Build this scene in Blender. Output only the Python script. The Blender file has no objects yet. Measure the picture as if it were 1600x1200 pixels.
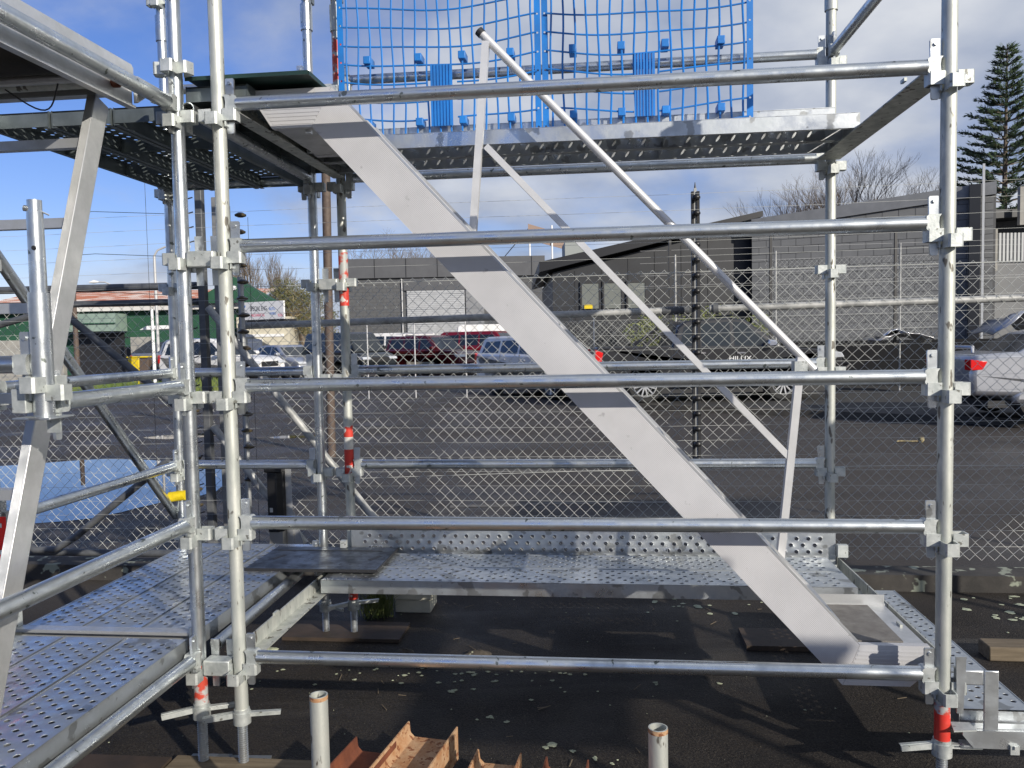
import bpy, math, random
from mathutils import Vector, Matrix
R = math.radians
random.seed(7)
sc = bpy.context.scene
COL = sc.collection

# ------------------------------------------------------------------ camera
F, PITCH, ROLL, YAW = 1271.9, .0561, -.0191, -.1102
CAMH = 1.56
cam = bpy.data.cameras.new('camera'); cam.sensor_width = 36; cam.lens = F / 1600 * 36
cam.clip_start = .05; cam.clip_end = 2000
camo = bpy.data.objects.new('camera', cam); COL.objects.link(camo); sc.camera = camo
cr, sr, cp, sp = math.cos(ROLL), math.sin(ROLL), math.cos(PITCH), math.sin(PITCH)
right = Vector((cr, sr * sp, sr * cp)); upv = Vector((-sr, cr * sp, cr * cp)); fwd = Vector((0, cp, -sp))
m = Matrix((right, upv, -fwd)).transposed().to_4x4(); m.translation = Vector((0, 0, CAMH)); camo.matrix_world = m

def W(x, y, Y):
    """world point seen at photo pixel (x, y) and distance Y in front of the camera"""
    dx, dy = x - 800, y - 600
    u = dx * cr + dy * sr; v = -dx * sr + dy * cr
    d = Vector((u / F, cp + (-v / F) * sp, -sp + (-v / F) * cp))
    d = d / d.y * Y
    return Vector((d.x, Y, d.z + CAMH))

# scaffold frame: a along the ledgers, b away from the camera, z measured from eye height
OX, OY = -1.0127, 2.9136
cy_, sy_ = math.cos(YAW), math.sin(YAW)
def G(a, b, z): return Vector((OX + a * cy_ - b * sy_, OY + a * sy_ + b * cy_, z + CAMH))
def Gd(a, b, z): return Vector((a * cy_ - b * sy_, a * sy_ + b * cy_, z))

# ------------------------------------------------------------------ sun and sky
SUN = Gd(-1.0, 1.0, -.58).normalized()          # travel direction of the light
el = math.asin(-SUN.z)
src = -SUN
az = math.atan2(src.x, src.y)
sun = bpy.data.lights.new('sun', 'SUN'); sun.energy = 5.0; sun.angle = R(.55); sun.color = (1, .93, .82)
suno = bpy.data.objects.new('sun', sun); COL.objects.link(suno)
suno.rotation_euler = SUN.to_track_quat('-Z', 'Y').to_euler(); suno.location = (20, -20, 30)

world = bpy.data.worlds.new('World'); sc.world = world; world.use_nodes = True
nt = world.node_tree; nt.nodes.clear()
N = nt.nodes.new; LK = nt.links.new
out = N('ShaderNodeOutputWorld'); bg = N('ShaderNodeBackground'); bg.inputs[1].default_value = .095
sky = N('ShaderNodeTexSky'); sky.sky_type = 'NISHITA'; sky.sun_disc = False
sky.sun_elevation = el; sky.sun_rotation = az; sky.air_density = 1.15; sky.dust_density = .1; sky.ozone_density = 4
hs = N('ShaderNodeHueSaturation'); hs.inputs['Saturation'].default_value = 1.1; hs.inputs['Value'].default_value = 1.2
tint = N('ShaderNodeMix'); tint.data_type = 'RGBA'; tint.blend_type = 'MULTIPLY'; tint.inputs[0].default_value = 1; tint.inputs[7].default_value = (.92, .84, 1.10, 1)
LK(sky.outputs[0], tint.inputs[6]); LK(tint.outputs[2], hs.inputs['Color'])
tc = N('ShaderNodeTexCoord')
# flatten the direction so clouds lie on a ceiling: xy / (z + .12)
sepn = N('ShaderNodeSeparateXYZ'); LK(tc.outputs['Generated'], sepn.inputs[0])
addz = N('ShaderNodeMath'); addz.operation = 'ADD'; addz.inputs[1].default_value = .30; LK(sepn.outputs['Z'], addz.inputs[0])
mxz = N('ShaderNodeMath'); mxz.operation = 'MAXIMUM'; mxz.inputs[1].default_value = .05; LK(addz.outputs[0], mxz.inputs[0])
dvx = N('ShaderNodeMath'); dvx.operation = 'DIVIDE'; LK(sepn.outputs['X'], dvx.inputs[0]); LK(mxz.outputs[0], dvx.inputs[1])
dvy = N('ShaderNodeMath'); dvy.operation = 'DIVIDE'; LK(sepn.outputs['Y'], dvy.inputs[0]); LK(mxz.outputs[0], dvy.inputs[1])
cmb = N('ShaderNodeCombineXYZ'); LK(dvx.outputs[0], cmb.inputs[0]); LK(dvy.outputs[0], cmb.inputs[1])
n1 = N('ShaderNodeTexNoise'); n1.inputs['Scale'].default_value = .95; n1.inputs['Detail'].default_value = 9; n1.inputs['Roughness'].default_value = .55
n1.inputs['Distortion'].default_value = .25
LK(cmb.outputs[0], n1.inputs['Vector'])
# more cloud towards +X (right of the picture)
gx = N('ShaderNodeMapRange'); gx.inputs['From Min'].default_value = -.75; gx.inputs['From Max'].default_value = .5
gx.inputs['To Min'].default_value = -.11; gx.inputs['To Max'].default_value = .25; LK(sepn.outputs['X'], gx.inputs['Value'])
ad = N('ShaderNodeMath'); ad.operation = 'ADD'; LK(n1.outputs['Fac'], ad.inputs[0]); LK(gx.outputs[0], ad.inputs[1])
cr1 = N('ShaderNodeValToRGB'); cr1.color_ramp.elements[0].position = .45; cr1.color_ramp.elements[1].position = .66
cr1.color_ramp.interpolation = 'EASE'; LK(ad.outputs[0], cr1.inputs[0])
n2 = N('ShaderNodeTexNoise'); n2.inputs['Scale'].default_value = 2.3; n2.inputs['Detail'].default_value = 6; LK(cmb.outputs[0], n2.inputs['Vector'])
cc = N('ShaderNodeValToRGB'); cc.color_ramp.elements[0].position = .35; cc.color_ramp.elements[1].position = .68
cc.color_ramp.elements[0].color = (3.1, 3.8, 5.4, 1); cc.color_ramp.elements[1].color = (7.4, 7.7, 8.3, 1); LK(n2.outputs['Fac'], cc.inputs[0])
mixs = N('ShaderNodeMix'); mixs.data_type = 'RGBA'
LK(cr1.outputs['Color'], mixs.inputs['Factor']); LK(hs.outputs[0], mixs.inputs[6]); LK(cc.outputs[0], mixs.inputs[7])
LK(mixs.outputs[2], bg.inputs[0]); LK(bg.outputs[0], out.inputs[0])

sc.view_settings.view_transform = 'Standard'; sc.view_settings.look = 'None'
sc.view_settings.exposure = 0.0; sc.view_settings.gamma = 1; sc.view_settings.use_curve_mapping = False

# ------------------------------------------------------------------ materials
def mat(name, col, rough=.6, metal=0., col2=None, scale=8., bump=0., bscale=None, spots=None, rough2=None, stretch=None, spec=None, detail=6, lo=.35, hi=.65, trans=0.):
    M = bpy.data.materials.new(name); M.use_nodes = True
    t = M.node_tree; n = t.nodes; b = n['Principled BSDF']
    b.inputs['Base Color'].default_value = (*col, 1); b.inputs['Roughness'].default_value = rough; b.inputs['Metallic'].default_value = metal
    if spec is not None: b.inputs['Specular IOR Level'].default_value = spec
    if trans: b.inputs['Transmission Weight'].default_value = trans
    if col2 is None and not bump: return M
    tc = n.new('ShaderNodeTexCoord'); oi = n.new('ShaderNodeObjectInfo')
    add = n.new('ShaderNodeVectorMath'); add.operation = 'MULTIPLY_ADD'
    t.links.new(oi.outputs['Random'], add.inputs[0]); add.inputs[1].default_value = (37, 53, 71)
    t.links.new(tc.outputs['Object'], add.inputs[2])
    mp = n.new('ShaderNodeMapping'); t.links.new(add.outputs[0], mp.inputs[0])
    if stretch: mp.inputs['Scale'].default_value = stretch
    if col2 is not None:
        no = n.new('ShaderNodeTexNoise'); no.inputs['Scale'].default_value = scale; no.inputs['Detail'].default_value = detail; no.inputs['Roughness'].default_value = .6
        t.links.new(mp.outputs[0], no.inputs['Vector'])
        mr = n.new('ShaderNodeMapRange'); mr.inputs[1].default_value = lo; mr.inputs[2].default_value = hi; t.links.new(no.outputs['Fac'], mr.inputs[0])
        mx = n.new('ShaderNodeMix'); mx.data_type = 'RGBA'; mx.inputs[6].default_value = (*col, 1); mx.inputs[7].default_value = (*col2, 1)
        t.links.new(mr.outputs[0], mx.inputs[0]); last = mx.outputs[2]
        if spots:
            sc_, th, sco = spots
            ns = n.new('ShaderNodeTexNoise'); ns.inputs['Scale'].default_value = sc_; ns.inputs['Detail'].default_value = 3
            t.links.new(mp.outputs[0], ns.inputs['Vector'])
            ms = n.new('ShaderNodeMapRange'); ms.inputs[1].default_value = th; ms.inputs[2].default_value = th + .03; t.links.new(ns.outputs['Fac'], ms.inputs[0])
            m2 = n.new('ShaderNodeMix'); m2.data_type = 'RGBA'; m2.inputs[7].default_value = (*sco, 1)
            t.links.new(ms.outputs[0], m2.inputs[0]); t.links.new(last, m2.inputs[6]); last = m2.outputs[2]
        t.links.new(last, b.inputs['Base Color'])
        if rough2 is not None:
            m3 = n.new('ShaderNodeMapRange'); m3.inputs[1].default_value = lo; m3.inputs[2].default_value = hi
            m3.inputs[3].default_value = rough; m3.inputs[4].default_value = rough2
            t.links.new(no.outputs['Fac'], m3.inputs[0]); t.links.new(m3.outputs[0], b.inputs['Roughness'])
    if bump:
        nb = n.new('ShaderNodeTexNoise'); nb.inputs['Scale'].default_value = bscale or scale * 3; nb.inputs['Detail'].default_value = 4
        t.links.new(mp.outputs[0], nb.inputs['Vector'])
        bn = n.new('ShaderNodeBump'); bn.inputs['Strength'].default_value = bump; bn.inputs['Distance'].default_value = .004
        t.links.new(nb.outputs['Fac'], bn.inputs['Height']); t.links.new(bn.outputs[0], b.inputs['Normal'])
    return M

galv = mat('galvanised_tube', (.70, .73, .74), .23, .95, (.52, .55, .56), 14, .10, 40, spots=(28, .68, (.17, .19, .18)), rough2=.42)
galv_old = mat('weathered_galvanised', (.62, .63, .58), .46, .55, (.42, .44, .41), 20, .15, 60, spots=(34, .625, (.16, .15, .13)), rough2=.62, stretch=(1, 1, .35))
galv_plate = mat('galvanised_plate', (.64, .66, .67), .25, .90, (.46, .49, .51), 7, .15, 25, spots=(11, .60, (.33, .34, .34)), rough2=.55)
galv_cup = mat('galvanised_pressing', (.62, .64, .62), .48, .55, (.42, .45, .44), 26, .15, 70, spots=(45, .66, (.2, .2, .18)))
alu = mat('mill_aluminium', (.55, .55, .565), .55, .3, (.52, .52, .535), 7, .03, 60, rough2=.5)
alu_plain = mat('brushed_aluminium', (.62, .625, .63), .36, .72, (.50, .51, .51), 14, .05, 60, rough2=.5)
ply = mat('grey_grip_ply', (.20, .19, .175), .7, 0, (.13, .12, .11), 20, .3, 90)
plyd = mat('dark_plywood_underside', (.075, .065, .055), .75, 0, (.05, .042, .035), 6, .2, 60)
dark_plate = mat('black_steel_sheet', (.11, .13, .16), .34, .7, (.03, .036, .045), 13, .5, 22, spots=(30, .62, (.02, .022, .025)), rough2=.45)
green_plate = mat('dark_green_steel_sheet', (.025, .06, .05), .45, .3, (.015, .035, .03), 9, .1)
redp = mat('red_paint', (.62, .03, .02), .5, 0, (.50, .05, .03), 15, .1, 60, spots=(22, .60, (.62, .6, .56)))
redp2 = mat('worn_red_paint', (.50, .06, .035), .55, 0.1, (.42, .43, .42), 22, .1, 60, lo=.46, hi=.54)
whitep = mat('white_paint_worn', (.66, .65, .6), .6, 0, (.5, .49, .45), 20, .1, 60)
redtag = mat('red_plastic', (.8, .02, .01), .5)
blue = mat('blue_plastic', (.012, .20, .62), .42, 0, (.02, .14, .42), 5)
yel = mat('yellow_tape', (.75, .58, .01), .5, 0, (.6, .42, .01), 30)
wire = mat('fence_wire', (.56, .57, .54), .55, .3)
pipe_grey = mat('grey_painted_pipe', (.50, .50, .48), .5, .2, (.25, .255, .25), 12, .15, 60)
pipe_dark = mat('dark_painted_pipe', (.06, .065, .075), .5, .1, (.12, .125, .13), 10, .15, 60)
blackp = mat('black_plastic', (.012, .012, .013), .4)
insul = mat('brown_insulator', (.09, .07, .035), .35, 0, (.04, .03, .02), 30)
rustpole = mat('brown_steel_pole', (.12, .09, .07), .7, 0, (.08, .055, .045), 20)
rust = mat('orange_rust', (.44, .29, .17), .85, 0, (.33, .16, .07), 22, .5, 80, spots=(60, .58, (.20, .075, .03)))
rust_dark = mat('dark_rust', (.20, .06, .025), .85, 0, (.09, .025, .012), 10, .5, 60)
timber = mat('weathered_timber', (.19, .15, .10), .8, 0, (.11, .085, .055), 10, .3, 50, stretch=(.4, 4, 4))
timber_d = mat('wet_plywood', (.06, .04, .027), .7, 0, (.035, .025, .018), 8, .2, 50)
timber_w = mat('pale_painted_timber', (.55, .53, .43), .7, 0, (.44, .42, .34), 8, .2, 50)
lichen = mat('lichen', (.45, .47, .33), .95, 0, (.30, .33, .24), 60, .8, 90)
stone_m = mat('lichen_stone', (.09, .075, .06), .9, 0, (.05, .043, .035), 30, .6, 60, spots=(26, .60, (.42, .43, .30)))
grass_m = mat('grass', (.10, .15, .035), .8, 0, (.20, .21, .07), 5)
conc = mat('pale_concrete', (.34, .33, .30), .9, 0, (.25, .24, .22), 4, .2, 40)
glass = mat('car_glass', (.015, .02, .025), .06, 0, spec=.8)
tyre_m = mat('tyre_rubber', (.02, .02, .02), .85)
rim_m = mat('alloy_wheel', (.62, .63, .65), .35, .7)
lamp_m = mat('headlamp_glass', (.6, .62, .65), .12, .3)
tail_m = mat('red_lamp', (.65, .01, .01), .2)
chrome = mat('chrome', (.8, .8, .82), .12, 1.)
trim_m = mat('black_trim', (.02, .02, .022), .5)

# ------------------------------------------------------------------ mesh builder
class MB:
    def __init__(s): s.v = []; s.f = []; s.sm = []
    def add(s, vs, fs, smooth=False):
        o = len(s.v); s.v += [tuple(p) for p in vs]
        for f in fs: s.f.append(tuple(i + o for i in f)); s.sm.append(smooth)
        return s
    def box(s, x0, x1, y0, y1, z0, z1):
        vs = [(x, y, z) for z in (z0, z1) for y in (y0, y1) for x in (x0, x1)]
        return s.add(vs, [(0, 2, 3, 1), (4, 5, 7, 6), (0, 1, 5, 4), (2, 6, 7, 3), (0, 4, 6, 2), (1, 3, 7, 5)])
    def beam(s, p0, p1, w, h, up=(0, 0, 1)):
        p0, p1 = Vector(p0), Vector(p1); d = (p1 - p0).normalized(); u = Vector(up)
        x = d.cross(u).normalized(); u = x.cross(d).normalized(); vs = []
        for p in (p0, p1):
            for sx, sz in ((-1, -1), (1, -1), (1, 1), (-1, 1)): vs.append(p + x * w / 2 * sx + u * h / 2 * sz)
        return s.add(vs, [(3, 2, 1, 0), (4, 5, 6, 7), (0, 1, 5, 4), (1, 2, 6, 5), (2, 3, 7, 6), (3, 0, 4, 7)])
    def tube(s, p0, p1, r, n=14, r2=None, cap=True, hollow=0):
        p0, p1 = Vector(p0), Vector(p1); d = (p1 - p0).normalized()
        x = d.orthogonal().normalized(); y = d.cross(x); r2 = r if r2 is None else r2
        vs = []
        for p, rr in ((p0, r), (p1, r2)):
            for i in range(n):
                a = 2 * math.pi * i / n; vs.append(p + (x * math.cos(a) + y * math.sin(a)) * rr)
        s.add(vs, [(i, (i + 1) % n, n + (i + 1) % n, n + i) for i in range(n)], True)
        if hollow:
            for p, rr, sg in ((p0, r, 1), (p1, r2, -1)):
                v2 = []
                for q, rad in ((p, rr), (p, rr - hollow), (p + d * .25 * sg, rr - hollow)):
                    for i in range(n):
                        a = 2 * math.pi * i / n; v2.append(q + (x * math.cos(a) + y * math.sin(a)) * rad)
                fs = []
                for k in range(2):
                    for i in range(n): fs.append((k * n + i, k * n + (i + 1) % n, (k + 1) * n + (i + 1) % n, (k + 1) * n + i))
                s.add(v2, fs, False)
        elif cap:
            s.f.append(tuple(len(s.v) - 2 * n + i for i in range(n))[::-1]); s.sm.append(False)
            s.f.append(tuple(len(s.v) - n + i for i in range(n))); s.sm.append(False)
        return s
    def path(s, pts, r, n=8):
        pts = [Vector(p) for p in pts]; vs = []; x = None
        for i, p in enumerate(pts):
            d = (pts[min(i + 1, len(pts) - 1)] - pts[max(i - 1, 0)]).normalized()
            x = d.orthogonal().normalized() if x is None else (x - d * x.dot(d)).normalized()
            y = d.cross(x); rr = r[i] if isinstance(r, (list, tuple)) else r
            for k in range(n):
                a = 2 * math.pi * k / n; vs.append(p + (x * math.cos(a) + y * math.sin(a)) * rr)
        fs = [(i * n + k, i * n + (k + 1) % n, (i + 1) * n + (k + 1) % n, (i + 1) * n + k) for i in range(len(pts) - 1) for k in range(n)]
        L = len(pts) - 1
        s.add(vs, fs, True); o = len(s.v) - len(vs)
        s.f.append(tuple(o + k for k in range(n))[::-1]); s.sm.append(False); s.f.append(tuple(o + L * n + k for k in range(n))); s.sm.append(False)
        return s
    def prism(s, poly, d0, d1, ax='b'):
        """poly in (a, z) extruded along b; ax='a': poly in (b, z); ax='z': poly in (a, b)"""
        def P(p, d): return {'b': (p[0], d, p[1]), 'a': (d, p[0], p[1]), 'z': (p[0], p[1], d)}[ax]
        n = len(poly); vs = [P(p, d0) for p in poly] + [P(p, d1) for p in poly]
        return s.add(vs, [tuple(range(n)), tuple(range(2 * n - 1, n - 1, -1))] + [(i, n + i, n + (i + 1) % n, (i + 1) % n) for i in range(n)])
    def lathe(s, prof, n=16, c=(0, 0, 0)):
        vs = []
        for r, z in prof:
            for i in range(n):
                a = 2 * math.pi * i / n; vs.append((c[0] + r * math.cos(a), c[1] + r * math.sin(a), c[2] + z))
        return s.add(vs, [(k * n + i, k * n + (i + 1) % n, (k + 1) * n + (i + 1) % n, (k + 1) * n + i) for k in range(len(prof) - 1) for i in range(n)], True)
    def mesh(s, name, off=(0, 0, 0), fix=True):
        me = bpy.data.meshes.new(name)
        me.from_pydata([(x - off[0], y - off[1], z - off[2]) for x, y, z in s.v], [], s.f)
        me.polygons.foreach_set('use_smooth', s.sm)
        if fix and len(s.f) < 60000:
            import bmesh
            b = bmesh.new(); b.from_mesh(me); bmesh.ops.recalc_face_normals(b, faces=b.faces); b.to_mesh(b and me); b.free()
        if len(s.f) < 60000: me.set_sharp_from_angle(angle=R(38))
        me.update(); return me

ORG = {}
def thing(name, label, cat, org, frame='s', group=None, rot=0.):
    """frame 's': scaffold axes (a, b, z from eye height); frame 'w': world axes"""
    o = bpy.data.objects.new(name, None); COL.objects.link(o); o.empty_display_size = .1
    if frame == 's': o.location = G(*org); o.rotation_euler = (0, 0, YAW)
    else: o.location = org; o.rotation_euler = (0, 0, rot)
    ORG[o.name] = (tuple(org) if frame == 's' or rot == 0 else (0, 0, 0))
    o['label'] = label; o['category'] = cat
    if group: o['group'] = group
    return o
def part(name, mb, mt, parent, label=None, stuff=False, bevel=0, fix=True):
    off = ORG.get(parent.name, (0, 0, 0))
    me = mb.mesh(name, off, fix); me.materials.append(mt)
    o = bpy.data.objects.new(name, me); COL.objects.link(o); o.parent = parent
    ORG[o.name] = off
    if label: o['label'] = label
    if stuff: o['kind'] = 'stuff'
    if bevel:
        bv = o.modifiers.new('bevel', 'BEVEL'); bv.width = bevel; bv.segments = 2; bv.limit_method = 'ANGLE'; bv.angle_limit = R(35)
    return o
def inst(name, me, parent, loc=(0, 0, 0), rot=(0, 0, 0), label=None):
    """shared mesh; loc in the parent's own coordinates"""
    o = bpy.data.objects.new(name, me); COL.objects.link(o); o.parent = parent; o.location = loc; o.rotation_euler = rot
    if label: o['label'] = label
    return o
def single(name, mb, mt, label, cat, org, frame='s', group=None, kind=None, bevel=0, fix=True):
    me = mb.mesh(name, org, fix); me.materials.append(mt)
    o = bpy.data.objects.new(name, me); COL.objects.link(o)
    if frame == 's': o.location = G(*org); o.rotation_euler = (0, 0, YAW)
    else: o.location = org
    if label: o['label'] = label
    if cat: o['category'] = cat
    if group: o['group'] = group
    if kind: o['kind'] = kind
    if bevel:
        bv = o.modifiers.new('bevel', 'BEVEL'); bv.width = bevel; bv.segments = 2; bv.limit_method = 'ANGLE'
    return o
def structure(name, mb, mt, org=(0, 0, 0), frame='w'):
    return single(name, mb, mt, None, None, org, frame, kind='structure')
def text(s, size, mt, loc, rot, parent, name='lettering', sx=1., depth=.002):
    c = bpy.data.curves.new(name, 'FONT'); c.body = s; c.size = size; c.extrude = depth; c.align_x = 'CENTER'; c.align_y = 'CENTER'
    c.space_character = 1.0
    tmp = bpy.data.objects.new('tmp', c); COL.objects.link(tmp)
    dg = bpy.context.evaluated_depsgraph_get(); me = bpy.data.meshes.new_from_object(tmp.evaluated_get(dg))
    bpy.data.objects.remove(tmp); me.materials.clear(); me.materials.append(mt); me.name = name
    o = bpy.data.objects.new(name, me); COL.objects.link(o); o.parent = parent; o.location = loc; o.rotation_euler = rot; o.scale = (sx, 1, 1)
    return o

# ================================================================== GROUND
def ground_mat():
    M = bpy.data.materials.new('old_asphalt'); M.use_nodes = True; t = M.node_tree; n = t.nodes; L = t.links.new
    b = n['Principled BSDF']; tc = n.new('ShaderNodeTexCoord')
    def noise(s, d=6, dist=0, mapv=None, rgh=.6):
        q = n.new('ShaderNodeTexNoise'); q.inputs['Scale'].default_value = s; q.inputs['Detail'].default_value = d; q.inputs['Distortion'].default_value = dist
        q.inputs['Roughness'].default_value = rgh
        L(mapv or tc.outputs['Object'], q.inputs['Vector']); return q.outputs['Fac']
    def rng(x, a, c, lo=0., hi=1.):
        q = n.new('ShaderNodeMapRange'); q.inputs[1].default_value = a; q.inputs[2].default_value = c; q.inputs[3].default_value = lo; q.inputs[4].default_value = hi
        L(x, q.inputs[0]); return q.outputs[0]
    def mix(f, a, c):
        q = n.new('ShaderNodeMix'); q.data_type = 'RGBA'; L(f, q.inputs[0])
        for i, x in ((6, a), (7, c)):
            if isinstance(x, tuple): q.inputs[i].default_value = (*x, 1)
            else: L(x, q.inputs[i])
        return q.outputs[2]
    base = mix(rng(noise(.9), .35, .65), (.050, .047, .048), (.030, .029, .031))
    base = mix(rng(noise(260, 2), .35, .68), base, (.085, .072, .058))
    sep = n.new('ShaderNodeSeparateXYZ'); L(tc.outputs['Object'], sep.inputs[0])
    near = rng(sep.outputs['Y'], 4.4, 5.3)
    base_n = mix(rng(noise(3.2), .35, .65), (.034, .028, .023), (.016, .014, .013))
    vo = n.new('ShaderNodeTexVoronoi'); vo.inputs['Scale'].default_value = 150; L(tc.outputs['Object'], vo.inputs['Vector'])
    base_n = mix(rng(vo.outputs['Distance'], .10, .45), (.075, .064, .050), base_n)
    base_n = mix(rng(noise(95, 3), .50, .60), base_n, (.012, .010, .009))
    spk = n.new('ShaderNodeTexVoronoi'); spk.inputs['Scale'].default_value = 34; spk.inputs['Randomness'].default_value = 1; L(tc.outputs['Object'], spk.inputs['Vector'])
    base_n = mix(rng(spk.outputs['Distance'], .04, .06), (.28, .26, .20), base_n)
    col = mix(near, base_n, base)
    # long stains, tar seams and dusty drift lines on the yard
    mp = n.new('ShaderNodeMapping'); mp.inputs['Scale'].default_value = (.22, 1.9, 1); L(tc.outputs['Object'], mp.inputs[0])
    col = mix(rng(noise(1.1, 8, .6, mp.outputs[0]), .56, .72, 0, .55), col, (.095, .090, .082))
    col = mix(rng(noise(.55, 8, .4, mp.outputs[0]), .60, .74, 0, .8), col, (.016, .017, .02))
    L(col, b.inputs['Base Color'])
    L(rng(noise(.7, 5), .4, .62, .5, .85), b.inputs['Roughness']); b.inputs['Specular IOR Level'].default_value = .25
    bn = n.new('ShaderNodeBump'); bn.inputs['Strength'].default_value = .9; bn.inputs['Distance'].default_value = .009
    L(noise(120, 4), bn.inputs['Height']); L(bn.outputs[0], b.inputs['Normal'])
    return M
asph = ground_mat()
structure('ground', MB().add([(-300, -60, 0), (300, -60, 0), (300, 400, 0), (-300, 400, 0)], [(0, 1, 2, 3)]), asph)
# raised parking pad with kerb behind the yard
padm = mat('pad_asphalt', (.035, .035, .036), .75, 0, (.05, .048, .045), 2, .3, 60)
kerbm = mat('kerb_concrete', (.09, .08, .065), .85, 0, (.05, .046, .04), 5, .3, 50)
k0, k1 = Vector((2.0, 17.6)), Vector((11.5, 10.4))
nrm = Vector((-(k1 - k0).y, (k1 - k0).x)).normalized()
structure('parking_pad', MB().prism([tuple(k0 + nrm * .15), tuple(k1 + nrm * .15), (30, 10), (30, 40), (2, 40)], 0.0, .11, 'z'), padm)
structure('kerb', MB().prism([tuple(k0), tuple(k1), tuple(k1 + nrm * .146), tuple(k0 + nrm * .146)], -.02, .125, 'z'), kerbm)
# puddle sheets
pud = mat('standing_water', (.010, .012, .016), .02, 0, spec=1.0)
def blob(pts, z, name, mt, wob=.05, n=4):
    P = [Vector(p) for p in pts]; o = []
    for i in range(len(P)):
        a, b_, c, d = P[i - 1], P[i], P[(i + 1) % len(P)], P[(i + 2) % len(P)]
        for k in range(n):
            t = k / n
            q = .5 * ((2 * b_) + (c - a) * t + (2 * a - 5 * b_ + 4 * c - d) * t * t + (3 * b_ - a - 3 * c + d) * t ** 3)
            o.append((q.x + random.uniform(-wob, wob), q.y + random.uniform(-wob, wob), z))
    return structure(name, MB().add(o, [tuple(range(len(o)))]), mt)
blob([(-5.6, 7.1), (-4.0, 7.2), (-3.5, 7.95), (-3.15, 8.8), (-3.45, 9.9), (-4.6, 10.8), (-6.0, 11.1), (-7.4, 9.9), (-7.2, 8.0)], .004, 'puddle', pud)
blob([(-5.9, 13.4), (-5.2, 13.6), (-5.0, 14.0), (-5.6, 14.15), (-6.2, 13.8)], .004, 'puddle', pud)
blob([(-3.9, 13.2), (-3.2, 13.3), (-3.3, 13.6), (-4.0, 13.5)], .004, 'puddle', pud, .02)
# pale tar/silt seams across the yard
silt = mat('silt_streak', (.17, .16, .14), .9, 0, (.09, .085, .08), 6, .3)
def streak(pts, w, name='silt_streak'):
    vs = []; fs = []
    for i, p in enumerate(pts):
        ww = w * random.uniform(.4, 1.2); vs += [(p[0], p[1] - ww, .004), (p[0], p[1] + ww, .004)]
        if i: fs.append((2 * i - 2, 2 * i, 2 * i + 1, 2 * i - 1))
    structure(name, MB().add(vs, fs), silt)
streak([(-4.6 + i * .35, 13.2 + .012 * i * i * 9 + random.uniform(-.1, .1), 0) for i in range(9)], .07)
streak([(-.6 + i * .3, 7.55 + random.uniform(-.06, .06), 0) for i in range(9)], .05)
streak([(-2 + i * .35, 17.3 + random.uniform(-.15, .15), 0) for i in range(10)], .15)
# concrete kerb strip under the chain link fence
structure('fence_footing', MB().box(-9, 5.2, 2.24, 2.44, -1.6, -1.46), mat('dark_concrete', (.055, .05, .045), .9, 0, (.03, .028, .026), 6, .4, 40, spots=(9, .60, (.26, .28, .22))), (0, 2.24, -1.56), 's')

# ================================================================== SCAFFOLD
def cup_mesh():
    b = MB(); t = .0045; x0, x1, w, h = .020, .070, .023, .021
    poly = [(x0, w), (x1 - .006, w), (x1, w - .006), (x1, -w + .006), (x1 - .006, -w), (x0, -w), (x0, -w + t), (x1 - t - .005, -w + t), (x1 - t, -w + t + .005), (x1 - t, w - t - .005), (x1 - t - .005, w - t), (x0, w - t)]
    n = len(poly); vs = [(x, y, -h) for x, y in poly] + [(x, y, h) for x, y in poly]
    fs = [(i, (i + 1) % n, n + (i + 1) % n, n + i) for i in range(n)]
    h_ = [(0, 1, 10, 11), (1, 2, 9, 10), (2, 3, 8, 9), (3, 4, 7, 8), (4, 5, 6, 7)]
    b.add(vs, fs + h_ + [tuple(i + n for i in q) for q in h_])
    me = b.mesh('cup'); me.materials.append(galv_cup); return me
CUP = cup_mesh()
b = MB().prism([(.026, -.027), (.064, -.027), (.072, -.020), (.072, .020), (.064, .027), (.026, .027), (.032, .018), (.034, 0), (.032, -.018)], -.021, .021)
b.prism([(.028, -.082), (.033, -.078), (.037, -.030), (.028, -.030)], -.019, .019)
BRK = b.mesh('end_bracket'); BRK.materials.append(galv_cup)
b = MB().prism([(.030, -.098), (.034, -.103), (.052, -.103), (.055, -.098), (.060, .082), (.057, .087), (.031, .087), (.028, .083)], -.0045, .0045)
b.tube((.044, -.010, .070), (.044, .010, .070), .006, 8)
WDG = b.mesh('wedge'); WDG.materials.append(galv_plate)
# screw jack meshes
prof = [(.0165, -.02)]
z = -.02
while z < .34: prof += [(.0185, z + .002), (.0185, z + .004), (.0158, z + .006), (.0158, z + .008)]; z += .008
ROD = MB().lathe(prof, 12).mesh('threaded_rod'); ROD.materials.append(galv_plate)
NUT = MB().tube((0, 0, -.022), (0, 0, .022), .0315, 18).tube((0, 0, .0221), (0, 0, .034), .028, 18).mesh('collar_nut'); NUT.materials.append(galv_cup)
b = MB().prism([(.026, .0), (.135, -.006), (.138, .012), (.026, .020)], -.004, .004).prism([(.026, .016), (.135, .010), (.138, .014), (.026, .020)], -.016, -.003)
HND = b.mesh('handle'); HND.materials.append(galv_cup)

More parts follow.
